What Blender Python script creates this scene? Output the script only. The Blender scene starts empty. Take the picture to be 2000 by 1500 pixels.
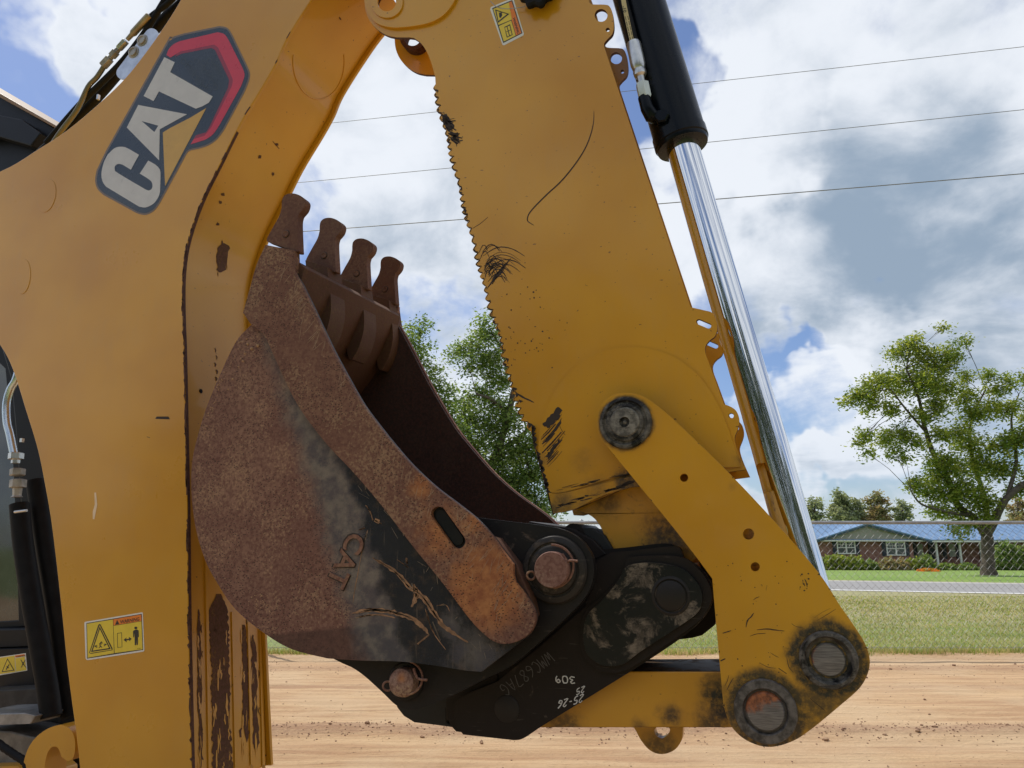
import bpy, bmesh, math, random
from mathutils import Vector, Matrix
from mathutils.geometry import tessellate_polygon
import numpy as np
random.seed(7); np.random.seed(7)
rad = math.radians

# ------------------------------------------------------------------ camera
F = 1480.0
PITCH = math.atan(320.0 / F)
ALPHA = math.atan(540.0 / F * math.cos(PITCH))
CAMZ = 0.97
sc = bpy.context.scene
cam_data = bpy.data.cameras.new("camera")
cam = bpy.data.objects.new("camera", cam_data)
sc.collection.objects.link(cam)
cam.location = (0, 0, CAMZ)
cam.rotation_euler = (math.pi / 2 + PITCH, 0, ALPHA)
cam_data.sensor_width = 36.0
cam_data.lens = F / 2000.0 * 36.0
cam_data.clip_start = 0.05
cam_data.clip_end = 6000
sc.camera = cam

FW = Vector((-math.sin(ALPHA) * math.cos(PITCH), math.cos(ALPHA) * math.cos(PITCH), math.sin(PITCH)))
RT = Vector((math.cos(ALPHA), math.sin(ALPHA), 0))
UP = RT.cross(FW)
E2 = Vector((-math.sin(ALPHA), math.cos(ALPHA), 0))      # horizontal forward
E1 = RT.copy()                                           # horizontal right
O = Vector((0, 0, CAMZ))

def ray(u, v):
    return FW + RT * ((u - 1000) / F) - UP * ((v - 750) / F)
def M(u, v, Y):                 # point of the machine's plane y = Y
    d = ray(u, v)
    return O + d * (Y / d.y)
def P(u, v, D):                 # point at horizontal depth D
    d = ray(u, v)
    return O + d * (D / d.dot(E2))
def GP(u, v, z=0.0):            # point on the ground
    d = ray(u, v)
    return O + d * ((z - CAMZ) / d.z)
def rpx(r, Y, u=1000, v=750):
    return (M(u + r, v, Y) - M(u - r, v, Y)).length / 2
def W(e1, e2, z=0.0):
    return E1 * e1 + E2 * e2 + Vector((0, 0, z))

# ------------------------------------------------------------------ world / sun / exposure
SUN_EL = rad(58)
SUN_AZ_VEC = (E2 * 0.76 - E1 * 0.65).normalized()        # towards the sun: behind the machine and to the left
sun_data = bpy.data.lights.new("sun", "SUN")
sun_data.energy = 3.6
sun_data.angle = rad(0.6)
sun_data.color = (1.0, 0.95, 0.87)
sun = bpy.data.objects.new("sun", sun_data)
sc.collection.objects.link(sun)
sdir = SUN_AZ_VEC * math.cos(SUN_EL) + Vector((0, 0, math.sin(SUN_EL)))
sun.rotation_euler = (-sdir).to_track_quat('-Z', 'Y').to_euler()
sun.location = (0, 0, 30)

sc.view_settings.view_transform = 'Standard'
sc.view_settings.look = 'None'
sc.view_settings.exposure = 0.0
sc.view_settings.gamma = 1.0
sc.view_settings.use_curve_mapping = False

class NT:
    """small helper to write node trees"""
    def __init__(s, tree):
        s.t = tree; s.n = tree.nodes; s.l = tree.links
    def new(s, typ, **kw):
        n = s.n.new(typ)
        for k, v in kw.items(): setattr(n, k, v)
        return n
    def setin(s, sock, v):
        if hasattr(v, 'is_linked') or isinstance(v, bpy.types.NodeSocket): s.l.new(v, sock)
        elif v is not None:
            if isinstance(v, (tuple, list, Vector)) and sock.type == 'RGBA' and len(v) == 3: v = (*v, 1)
            sock.default_value = v
    def math(s, op, a, b=None, c=None, clamp=False):
        n = s.new('ShaderNodeMath', operation=op); n.use_clamp = clamp
        s.setin(n.inputs[0], a)
        if b is not None: s.setin(n.inputs[1], b)
        if c is not None: s.setin(n.inputs[2], c)
        return n.outputs[0]
    def vmath(s, op, a, b=None):
        n = s.new('ShaderNodeVectorMath', operation=op)
        s.setin(n.inputs[0], a)
        if b is not None: s.setin(n.inputs[1], b)
        return n.outputs['Value'] if op in ('LENGTH', 'DOT_PRODUCT', 'DISTANCE') else n.outputs[0]
    def mix(s, f, a, b, blend='MIX'):
        n = s.new('ShaderNodeMix', data_type='RGBA', blend_type=blend)
        s.setin(n.inputs[0], f); s.setin(n.inputs[6], a); s.setin(n.inputs[7], b)
        return n.outputs[2]
    def ss(s, x, lo, hi, a=0.0, b=1.0):
        n = s.new('ShaderNodeMapRange', interpolation_type='SMOOTHSTEP')
        s.setin(n.inputs[0], x); s.setin(n.inputs[1], lo); s.setin(n.inputs[2], hi)
        s.setin(n.inputs[3], a); s.setin(n.inputs[4], b)
        return n.outputs[0]
    def noise(s, vec, scale, detail=4, rough=0.55, dist=0.0, out=0):
        n = s.new('ShaderNodeTexNoise')
        s.setin(n.inputs['Vector'], vec)
        n.inputs['Scale'].default_value = scale; n.inputs['Detail'].default_value = detail
        n.inputs['Roughness'].default_value = rough; n.inputs['Distortion'].default_value = dist
        return n.outputs[out]
    def mapping(s, vec, loc=(0, 0, 0), rot=(0, 0, 0), scale=(1, 1, 1)):
        n = s.new('ShaderNodeMapping'); s.l.new(vec, n.inputs[0])
        n.inputs[1].default_value = loc; n.inputs[2].default_value = rot; n.inputs[3].default_value = scale
        return n.outputs[0]

world = bpy.data.worlds.new("World")
sc.world = world
world.use_nodes = True
wt = NT(world.node_tree)
wt.n.clear()
wo = wt.new('ShaderNodeOutputWorld'); bg = wt.new('ShaderNodeBackground')
wt.l.new(bg.outputs[0], wo.inputs[0])
bg.inputs[1].default_value = 0.10
sky = wt.new('ShaderNodeTexSky', sky_type='NISHITA')
sky.sun_disc = False
sky.sun_elevation = SUN_EL
sky.sun_rotation = math.atan2(SUN_AZ_VEC.x, SUN_AZ_VEC.y)
sky.air_density = 1.0; sky.dust_density = 0.6; sky.ozone_density = 1.5
tc = wt.new('ShaderNodeTexCoord')
dirv = wt.vmath('NORMALIZE', tc.outputs['Generated'])
sep = wt.new('ShaderNodeSeparateXYZ'); wt.l.new(dirv, sep.inputs[0])
zc = wt.math('ADD', wt.math('MAXIMUM', sep.outputs[2], 0.0), 0.22)
comb = wt.new('ShaderNodeCombineXYZ')
wt.l.new(wt.math('DIVIDE', sep.outputs[0], zc), comb.inputs[0])
wt.l.new(wt.math('DIVIDE', sep.outputs[1], zc), comb.inputs[1])
pv = comb.outputs[0]
def anchor(u, v, deg_in, deg_out):
    d = ray(u, v).normalized()
    dp = wt.vmath('DOT_PRODUCT', dirv, tuple(d))
    wob = wt.math('MULTIPLY', wt.math('SUBTRACT', wt.noise(dirv, 5.0, 5), 0.5), 0.05)
    return wt.ss(wt.math('ADD', dp, wob), math.cos(rad(deg_out)), math.cos(rad(deg_in)))
n_big = wt.noise(pv, 1.25, 12, 0.6, 0.35)
n_det = wt.noise(pv, 2.8, 8, 0.56, 0.3)
n_shape = wt.noise(dirv, 5.5, 12, 0.6, 0.25)
cov = wt.math('ADD', wt.math('MULTIPLY', n_big, 0.55), wt.math('MULTIPLY', n_shape, 0.45))
cov = wt.math('ADD', cov, 0.062)
for (u, v, a, b, k) in [(110, 230, 2, 13, -0.17), (1480, 705, 1.0, 6.0, -0.16), (1620, 690, 1, 4, -0.10), (590, 440, 1, 5, -0.10),
                        (1230, 190, 1, 5, -0.12), (1720, 860, 1, 5, -0.03), (1640, 930, 2, 7, -0.05), (1740, 500, 4, 16, 0.13), (760, 300, 4, 12, 0.10), (820, 520, 3, 8, .10), (1330, 450, 2, 8, .10),
                        (1700, 760, 2, 6, 0.12), (1560, 800, 2, 4, 0.10), (700, 200, 4, 12, 0.10), (250, 20, 2, 5, 0.11), (60, 20, 2, 5, 0.09)]:
    cov = wt.math('ADD', cov, wt.math('MULTIPLY', anchor(u, v, a, b), k))
cover = wt.ss(cov, 0.45, 0.62)
lum = wt.math('ADD', wt.math('MULTIPLY', n_det, 0.8), wt.math('MULTIPLY', wt.noise(dirv, 6.0, 9, 0.6, .4), 0.35))
lum = wt.math('SUBTRACT', lum, 0.07)
for (u, v, a, b, k) in [(1760, 480, 1, 10, -0.10), (1660, 520, 1, 6, -0.05), (1900, 440, 2, 9, -0.04), (1500, 130, 2, 9, 0.0), (1300, 420, 3, 10, .06), (1560, 250, 3, 8, .05), (1950, 60, 2, 7, .06), (700, 420, 4, 12, .05), (1700, 770, 1, 5, 0.10),
                        (1560, 740, 1, 4, 0.10), (780, 130, 3, 9, 0.07), (640, 300, 2, 7, 0.04), (1350, 250, 2, 6, 0.08), (1320, 480, 1, 6, 0.07),
                        (840, 560, 2, 8, -0.06), (880, 330, 2, 6, -0.02), (1880, 250, 2, 5, 0.05), (1700, 180, 3, 7, -0.03), (1500, 620, 2, 6, 0.06)]:
    lum = wt.math('ADD', lum, wt.math('MULTIPLY', anchor(u, v, a, b), k))
# towards the thin edges a cloud is brighter, its thick middle greyer
edge_b = wt.math('MULTIPLY', wt.ss(cov, 0.52, 0.80), -0.10)
lum = wt.math('ADD', lum, edge_b)
lumf = wt.ss(lum, 0.22, 0.60)
ccol = wt.mix(lumf, (3.1, 4.0, 5.1), (8.8, 9.2, 9.8))
skyc = wt.mix(1.0, sky.outputs[0], (0.92, 0.98, 1.16), 'MULTIPLY')
hz = wt.ss(sep.outputs[2], 0.0, 0.22, 0.55, 0.0)
ccol = wt.mix(hz, ccol, (6.2, 7.0, 8.2))
final = wt.mix(wt.math('MULTIPLY', cover, 0.96), skyc, ccol)
wt.l.new(final, bg.inputs[0])

# ------------------------------------------------------------------ materials
def mat(name):
    m = bpy.data.materials.new(name); m.use_nodes = True
    t = NT(m.node_tree)
    b = t.n['Principled BSDF']
    tcn = t.new('ShaderNodeTexCoord')
    return m, t, b, tcn.outputs['Object']
def bump(t, b, h, strength=0.3, dist=0.002):
    n = t.new('ShaderNodeBump'); n.inputs['Strength'].default_value = strength; n.inputs['Distance'].default_value = dist
    t.l.new(h, n.inputs['Height']); t.l.new(n.outputs[0], b.inputs['Normal'])
def simple(name, col, rough=0.5, metal=0.0, var=0.15, scale=20, bmp=0.0, coat=0.0, spec=0.5):
    m, t, b, co = mat(name)
    n = t.noise(co, scale, 6, 0.6)
    c2 = tuple(c * (1 - var) for c in col); c1 = tuple(min(1, c * (1 + var)) for c in col)
    t.setin(b.inputs['Base Color'], t.mix(t.ss(n, 0.3, 0.7), c2, c1))
    t.setin(b.inputs['Roughness'], t.math('ADD', t.math('MULTIPLY', n, 0.2), rough - 0.1))
    b.inputs['Metallic'].default_value = metal
    b.inputs['Coat Weight'].default_value = coat
    b.inputs['Specular IOR Level'].default_value = spec
    if bmp: bump(t, b, t.noise(co, scale * 6, 5), bmp)
    return m

YEL = (0.635, 0.308, 0.009)
def stain(t, co, c, r0, r1, wob=0.35, scale=22):
    d = t.vmath('DISTANCE', co, tuple(c))
    n = t.noise(co, scale, 7, 0.65)
    dd = t.math('ADD', d, t.math('MULTIPLY', t.math('SUBTRACT', n, 0.5), (r1 - r0) * wob * 4))
    return t.ss(dd, r0, r1, 1.0, 0.0)
def band(t, co, p, nrm, d0, d1, wob=0.03, scale=18):
    """1 where (co-p).nrm < d0, 0 beyond d1"""
    v = t.vmath('SUBTRACT', co, tuple(p)); d = t.vmath('DOT_PRODUCT', v, tuple(nrm))
    n = t.noise(co, scale, 8, 0.65)
    return t.ss(t.math('ADD', d, t.math('MULTIPLY', t.math('SUBTRACT', n, 0.5), wob * 2)), d0, d1, 1.0, 0.0)
def yellow(name, stains=(), dirt=0.0, grease=(0.02, 0.015, 0.012), speck=0.0, gloss=0.28, bands=(), coat=0.35):
    m, t, b, co = mat(name)
    big = t.noise(co, 2.3, 3, 0.5)
    col = t.mix(t.ss(big, 0.3, 0.7), (YEL[0] * .90, YEL[1] * .86, YEL[2]), (YEL[0] * 1.05, YEL[1] * 1.08, YEL[2] * 1.6))
    dust = t.ss(t.math('ADD', t.math('MULTIPLY', t.noise(co, 3.2, 8, 0.7), .7), t.math('MULTIPLY', t.noise(t.mapping(co, scale=(6, 6, 1)), 12, 5, .6), .3)), 0.45, 0.72, 0.0, 0.14)
    col = t.mix(dust, col, (0.45, 0.30, 0.12))
    mask = None
    def add(x):
        nonlocal mask
        mask = x if mask is None else t.math('MAXIMUM', mask, x)
    for s in stains:
        c, r0, r1 = s[:3]; k = s[3] if len(s) > 3 else 1.0
        add(t.math('MULTIPLY', stain(t, co, c, r0, r1), k))
    for (p, nr, d0, d1, k) in bands:
        add(t.math('MULTIPLY', band(t, co, p, nr, d0, d1), k))
    if dirt:
        add(t.ss(t.noise(co, 16, 9, 0.7, 0.6), 0.72 - dirt, 0.80 - dirt * 0.6, 0, 0.9))
    sp = t.ss(t.noise(t.mapping(co, scale=(1, 1, 1.4)), 85, 3, 0.5), 0.735 - speck, 0.755 - speck, 0, 0.8)
    col = t.mix(sp, col, (0.10, 0.035, 0.018))
    if mask is not None:
        fine = t.ss(t.noise(co, 60, 6, 0.7), 0.25, 0.6, 0.45, 1.0)
        mk = t.math('MULTIPLY', mask, fine)
        brown = t.mix(t.ss(mk, 0.0, 0.8), (0.22, 0.10, 0.02), grease)
        col = t.mix(mk, col, brown)
        t.setin(b.inputs['Roughness'], t.math('ADD', gloss, t.math('MULTIPLY', mk, 0.25)))
    else:
        t.setin(b.inputs['Roughness'], t.math('ADD', gloss - 0.04, t.math('MULTIPLY', t.noise(co, 5, 6, .6), 0.1)))
    t.setin(b.inputs['Base Color'], col)
    b.inputs['Coat Weight'].default_value = coat
    b.inputs['Coat Roughness'].default_value = 0.07
    bump(t, b, t.math('ADD', t.noise(co, 3.0, 2, .5), t.math('MULTIPLY', t.noise(co, 220, 3), 0.01)), 0.12, 0.02)
    return m

def rustmat(name, dark=(0.075, 0.038, 0.028), mid=(0.22, 0.115, 0.082), tan=(0.42, 0.26, 0.15), orange=None, black=None, greyc=None, shade=1.0, pits=True, rims=(), dusty=()):
    m, t, b, co = mat(name)
    big = t.noise(co, 4.5, 6, 0.6, 0.5)
    col = t.mix(t.ss(big, 0.35, 0.65), tuple(c * shade for c in mid), tuple(c * 1.35 * shade for c in (mid[0], mid[1] * 1.1, mid[2] * 1.05)))
    fine = t.noise(co, 95, 6, 0.7)
    col = t.mix(t.ss(fine, 0.40, 0.62, 0, 0.75), col, tuple(c * shade for c in (0.13, 0.055, 0.042)))
    tn = t.math('ADD', t.math('MULTIPLY', t.noise(co, 130, 4, 0.6), 0.6), t.math('MULTIPLY', t.noise(co, 9, 5), 0.4))
    col = t.mix(t.ss(tn, 0.52, 0.62, 0, 0.65), col, tuple(c * shade for c in tan))
    if orange:
        for (c, r0, r1) in orange:
            o = stain(t, co, c, r0, r1)
            oc = t.mix(t.ss(t.noise(co, 40, 7, .7), 0.35, 0.65), (0.30, 0.10, 0.035), (0.50, 0.21, 0.07))
            col = t.mix(t.math('MULTIPLY', o, 0.75), col, oc)
    hgt = fine
    if pits:
        vor = t.new('ShaderNodeTexVoronoi'); t.l.new(t.mapping(co, rot=(0, rad(25), 0), scale=(1.0, 1.0, 1.7)), vor.inputs['Vector']); vor.inputs['Scale'].default_value = 120
        pm = t.math('MULTIPLY', t.ss(vor.outputs['Distance'], 0.20, 0.32, 1, 0), t.ss(t.noise(co, 7, 4), 0.36, 0.52))
        col = t.mix(t.math('MULTIPLY', pm, 0.9), col, (0.03, 0.017, 0.014))
        hgt = t.math('SUBTRACT', t.math('MULTIPLY', fine, 0.6), t.math('MULTIPLY', pm, 0.8))
    for (p_, n_) in rims:
        w_ = t.vmath('DOT_PRODUCT', t.vmath('SUBTRACT', co, tuple(p_)), tuple(n_)); col = t.mix(t.ss(w_, 0.0, .012, 0, .75), col, t.mix(t.ss(t.noise(co, 60, 6, .7), .3, .7), (.055, .030, .024), (.12, .062, .045)))
    rough = 0.72
    if black:
        bm = None
        for args in black:
            x = band(t, co, *args[:2], args[2], args[3], 0.045, 14) if len(args) == 4 else stain(t, co, args[0], args[1], args[2])
            bm = x if bm is None else t.math('MAXIMUM', bm, x)
        if greyc:
            g = band(t, co, *greyc[:2], greyc[2], greyc[3], 0.06, 11)
            gcol = t.mix(t.ss(t.noise(co, 30, 6), 0.35, 0.7), (0.075, 0.08, 0.088), (0.20, 0.185, 0.155))
            col = t.mix(t.math('MULTIPLY', g, 0.8), col, gcol)
        scr = t.ss(t.noise(t.mapping(co, rot=(0, rad(-38), 0), scale=(14, 14, 1.2)), 9, 5, 0.6), 0.60, 0.70, 0, 0.5)
        bc = t.mix(scr, (0.010, 0.013, 0.019), (0.12, 0.095, 0.07))
        bc = t.mix(t.ss(t.noise(co, 22, 8, .7), 0.50, 0.72, 0, 0.7), bc, (0.09, 0.058, 0.038))
        for (c_, r0_, r1_) in dusty:
            bm = t.math('MULTIPLY', bm, t.math('SUBTRACT', 1.0, t.math('MULTIPLY', stain(t, co, c_, r0_, r1_, .6, 30), .85)))
        col = t.mix(t.math('MULTIPLY', bm, 0.95), col, bc)
        t.setin(b.inputs['Roughness'], t.ss(bm, 0, 1, 0.7, 0.42))
    else:
        b.inputs['Roughness'].default_value = rough
    t.setin(b.inputs['Base Color'], col)
    b.inputs['Specular IOR Level'].default_value = 0.25
    bump(t, b, hgt, 0.55, 0.0015)
    return m

def blackpaint(name, wear=0.5, rough=0.35, base=(0.014, 0.015, 0.018), wearcol=(0.17, 0.12, 0.085)):
    m, t, b, co = mat(name)
    n = t.noise(co, 13, 9, 0.7, 0.5)
    wm = t.ss(n, 0.74 - 0.25 * wear, 0.84 - 0.25 * wear, 0, 0.85)
    d = t.ss(t.noise(co, 5, 7, .65), 0.35, 0.8, 0, 0.3)
    col = t.mix(d, base, (0.045, 0.034, 0.028))
    sc_ = t.ss(t.noise(t.mapping(co, rot=(0, rad(30), 0), scale=(2, 2, 24)), 7, 5), 0.66, 0.72, 0, .35)
    col = t.mix(sc_, col, (0.12, 0.105, 0.09))
    wc = t.mix(t.ss(t.noise(co, 42, 8, .75), .38, .62), tuple(c * .35 for c in wearcol), wearcol)
    wc = t.mix(t.ss(t.noise(t.mapping(co, rot=(0, rad(-50), 0), scale=(1.5, 1.5, 14)), 14, 6, .7), .52, .66, 0, .6), wc, (0.03, .026, .024))
    col = t.mix(wm, col, wc)
    t.setin(b.inputs['Base Color'], col)
    t.setin(b.inputs['Roughness'], t.math('ADD', rough, t.math('MULTIPLY', wm, 0.3))); b.inputs['Specular IOR Level'].default_value = .22
    bump(t, b, t.math('ADD', t.noise(co, 55, 6, .65), t.math('MULTIPLY', wm, -0.3)), 0.35, 0.0015)
    return m

M_flat = {}
def flat(name, col, rough=0.45, metal=0.0, var=0.05, **k):
    if name not in M_flat: M_flat[name] = simple(name, col, rough, metal, var, **k)
    return M_flat[name]
m_black = flat('black_paint', (0.003, 0.005, 0.009), 0.28, spec=.2)
m_rubber = flat('black_rubber', (0.010, 0.010, 0.011), 0.6, var=.3, spec=.15)
m_steel = flat('zinc_steel', (0.62, 0.62, 0.60), 0.33, 0.9, var=.2)
m_dullsteel = flat('dull_steel', (0.36, 0.34, 0.31), 0.5, 0.6, var=.35)
m_rust = rustmat('rust', pits=False)
m_darkrust = rustmat('dark_rust', dark=(.03, .015, .01), mid=(0.06, 0.026, 0.018), tan=(0.11, 0.055, 0.03), pits=False)
m_tooth = rustmat('tooth_rust', shade=.85, mid=(0.15, 0.072, 0.048), tan=(0.25, 0.13, 0.08), pits=False)
m_scuff = flat('scuff_dark', (0.035, 0.022, 0.015), 0.7)
m_chrome, _t, _b, _ = mat('chrome'); _b.inputs['Base Color'].default_value = (0.83, 0.84, 0.85, 1); _b.inputs['Metallic'].default_value = 1; _b.inputs['Roughness'].default_value = 0.055
_t.setin(_b.inputs['Roughness'], _t.ss(_t.noise(_t.mapping(_, scale=(60, 60, 3)), 4, 4), .35, .75, .035, .12))

# ------------------------------------------------------------------ mesh helpers
def link(name, me, mats, parent=None):
    o = bpy.data.objects.new(name, me)
    sc.collection.objects.link(o)
    for m in (mats if isinstance(mats, (list, tuple)) else [mats]): me.materials.append(m)
    if parent is not None:
        o.parent = parent
        o.matrix_parent_inverse = ABS[parent.name].inverted()
    ABS[o.name] = Matrix.Identity(4)
    return o
ABS = {}
def thing(name, loc, label, cat, group=None):
    o = bpy.data.objects.new(name, None); o.location = loc; o.empty_display_size = 0.2
    sc.collection.objects.link(o); ABS[o.name] = Matrix.Translation(Vector(loc))
    o['label'] = label; o['category'] = cat
    if group: o['group'] = group
    return o
def smooth(me, ang=35):
    me.shade_smooth(); me.set_sharp_from_angle(angle=rad(ang))
def cr(pts, n=6):
    """open catmull-rom through pts"""
    if len(pts) < 3: return list(pts)
    out = []
    q = [pts[0]] + list(pts) + [pts[-1]]
    for i in range(1, len(q) - 2):
        p0, p1, p2, p3 = [np.array(x, float) for x in q[i - 1:i + 3]]
        for k in range(n):
            s = k / n
            out.append(tuple(0.5 * ((2 * p1) + (-p0 + p2) * s + (2 * p0 - 5 * p1 + 4 * p2 - p3) * s * s + (-p0 + 3 * p1 - 3 * p2 + p3) * s ** 3)))
    out.append(tuple(pts[-1]))
    return out
def shape(*secs, n=5):
    """closed outline from smooth sections joined at corners"""
    out = []
    for s in secs:
        for p in cr(s, n):
            if not out or (abs(p[0] - out[-1][0]) + abs(p[1] - out[-1][1])) > 0.4: out.append(p)
    if abs(out[0][0] - out[-1][0]) + abs(out[0][1] - out[-1][1]) < 0.4: out.pop()
    return out
def circ(u, v, r, n=28, r2=None):
    r2 = r2 or r
    return [(u + r * math.cos(2 * math.pi * i / n), v + r2 * math.sin(2 * math.pi * i / n)) for i in range(n)]
def capsule(a, b, r, n=8):
    a = np.array(a, float); b = np.array(b, float); d = b - a; th = math.atan2(d[1], d[0]); out = []
    for i in range(n + 1): x = th + math.pi / 2 + math.pi * i / n; out.append((a[0] + r * math.cos(x), a[1] + r * math.sin(x)))
    for i in range(n + 1): x = th - math.pi / 2 + math.pi * i / n; out.append((b[0] + r * math.cos(x), b[1] + r * math.sin(x)))
    return out
def prism(name, outl, Y0, Y1, mats, parent=None, holes=(), bev=0.0015, ref=None, seg=2, side_mat=0, ang=35):
    """solid plate: outline in photo pixels taken on the plane y=ref (default Y0), from Y0 to Y1"""
    ref = Y0 if ref is None else ref
    loops = [[M(u, v, ref) for u, v in outl]] + [[M(u, v, ref) for u, v in h] for h in holes]
    return prism_w(name, loops, Y0, Y1, mats, parent, bev, seg, side_mat, ang)
def prism_w(name, loops, Y0, Y1, mats, parent=None, bev=0.0015, seg=2, side_mat=0, ang=35):
    flat_ = [p for l in loops for p in l]
    tri = tessellate_polygon([[Vector((p.x, p.z, 0)) for p in l] for l in loops])
    N = len(flat_)
    vs = [(p.x, Y0, p.z) for p in flat_] + [(p.x, Y1, p.z) for p in flat_]
    fs = []; mi = []
    for t in tri:
        a, b, c = [flat_[i] for i in t]
        if abs((b.x - a.x) * (c.z - a.z) - (b.z - a.z) * (c.x - a.x)) < 1e-12: continue
        fs.append(tuple(t)); mi.append(0)
        fs.append(tuple(i + N for i in reversed(t))); mi.append(0)
    k = 0
    for l in loops:
        n = len(l)
        for i in range(n):
            a, b = k + i, k + (i + 1) % n
            fs.append((a, b, b + N, a + N)); mi.append(side_mat)
        k += n
    me = bpy.data.meshes.new(name); me.from_pydata(vs, [], fs)
    bm = bmesh.new(); bm.from_mesh(me)
    for f, m_ in zip(bm.faces, mi): f.material_index = m_
    bmesh.ops.recalc_face_normals(bm, faces=bm.faces[:])
    bmesh.ops.dissolve_limit(bm, angle_limit=rad(0.5), verts=bm.verts[:], edges=bm.edges[:], delimit={'MATERIAL'}) if False else None
    bm.to_mesh(me); bm.free()
    o = link(name, me, mats, parent)
    smooth(me, ang)
    for p_ in me.polygons:
        if abs(p_.normal.y) > .999: p_.use_smooth = False
    if bev:
        md = o.modifiers.new('bevel', 'BEVEL'); md.width = bev; md.segments = seg; md.limit_method = 'ANGLE'; md.angle_limit = rad(40); md.harden_normals = False
    return o
def mirror_plate(o, name, mats=None):
    """the same plate on the machine's far side"""
    c = o.copy(); sc.collection.objects.link(c); c.name = name
    ABS[c.name] = Matrix.Identity(4)
    return c
YC = 2.05
def tube(name, pts, r, m, parent=None, n=14, cap=True, obj=True):
    """swept tube; r scalar or list"""
    pts = [Vector(p) for p in pts]; rs = r if isinstance(r, (list, tuple)) else [r] * len(pts)
    vs = []; fs = []; up = None
    for i, p in enumerate(pts):
        d = (pts[min(i + 1, len(pts) - 1)] - pts[max(i - 1, 0)]).normalized()
        if up is None: up = d.orthogonal().normalized()
        up = (up - d * up.dot(d)).normalized(); sd = d.cross(up)
        for k in range(n):
            a = 2 * math.pi * k / n; vs.append(p + (up * math.cos(a) + sd * math.sin(a)) * rs[i])
    for i in range(len(pts) - 1):
        for k in range(n):
            a = i * n + k; b = i * n + (k + 1) % n; fs.append((a, b, b + n, a + n))
    if cap: fs.append(tuple(range(n - 1, -1, -1))); L = (len(pts) - 1) * n; fs.append(tuple(range(L, L + n)))
    if not obj: return vs, fs
    me = bpy.data.meshes.new(name); me.from_pydata([tuple(v) for v in vs], [], fs)
    o = link(name, me, m, parent); smooth(me, 40); return o
def lathe(name, c, prof, m, parent=None, n=40, axis=Vector((0, 1, 0)), lobes=0, amp=0):
    """prof: list of (radius m, offset m along axis[, material index])"""
    axis = axis.normalized(); a1 = axis.orthogonal().normalized(); a2 = axis.cross(a1)
    if axis == Vector((0, 1, 0)): a1 = Vector((1, 0, 0)); a2 = Vector((0, 0, -1))
    vs = []; fs = []; mi = []
    for pr in prof:
        for k in range(n):
            a = 2 * math.pi * k / n; r = pr[0] * (1 + amp * math.cos(lobes * a))
            vs.append(tuple(c + axis * pr[1] + (a1 * math.cos(a) + a2 * math.sin(a)) * r))
    for i in range(len(prof) - 1):
        for k in range(n):
            a = i * n + k; b = i * n + (k + 1) % n; fs.append((a, b, b + n, a + n)); mi.append(prof[i + 1][2] if len(prof[i + 1]) > 2 else 0)
    fs.append(tuple(range(n))); mi.append(prof[0][2] if len(prof[0]) > 2 else 0)
    L = (len(prof) - 1) * n; fs.append(tuple(range(L + n - 1, L - 1, -1))); mi.append(prof[-1][2] if len(prof[-1]) > 2 else 0)
    me = bpy.data.meshes.new(name); me.from_pydata(vs, [], fs)
    bm = bmesh.new(); bm.from_mesh(me)
    for f, m_ in zip(bm.faces, mi): f.material_index = m_
    bmesh.ops.recalc_face_normals(bm, faces=bm.faces[:]); bm.to_mesh(me); bm.free()
    o = link(name, me, m, parent); smooth(me, 32); return o
def boxw(name, c, size, m, parent=None, ax=None, bev=0.0):
    """box at world c; ax = (x,y,z) axes"""
    ax = ax or (Vector((1, 0, 0)), Vector((0, 1, 0)), Vector((0, 0, 1)))
    vs = [tuple(Vector(c) + ax[0] * (size[0] * i / 2) + ax[1] * (size[1] * j / 2) + ax[2] * (size[2] * k / 2)) for i in (-1, 1) for j in (-1, 1) for k in (-1, 1)]
    fs = [(0, 1, 3, 2), (4, 6, 7, 5), (0, 4, 5, 1), (2, 3, 7, 6), (0, 2, 6, 4), (1, 5, 7, 3)]
    me = bpy.data.meshes.new(name); me.from_pydata(vs, [], fs)
    o = link(name, me, m, parent)
    if bev:
        md = o.modifiers.new('bevel', 'BEVEL'); md.width = bev; md.segments = 2
    return o
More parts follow.
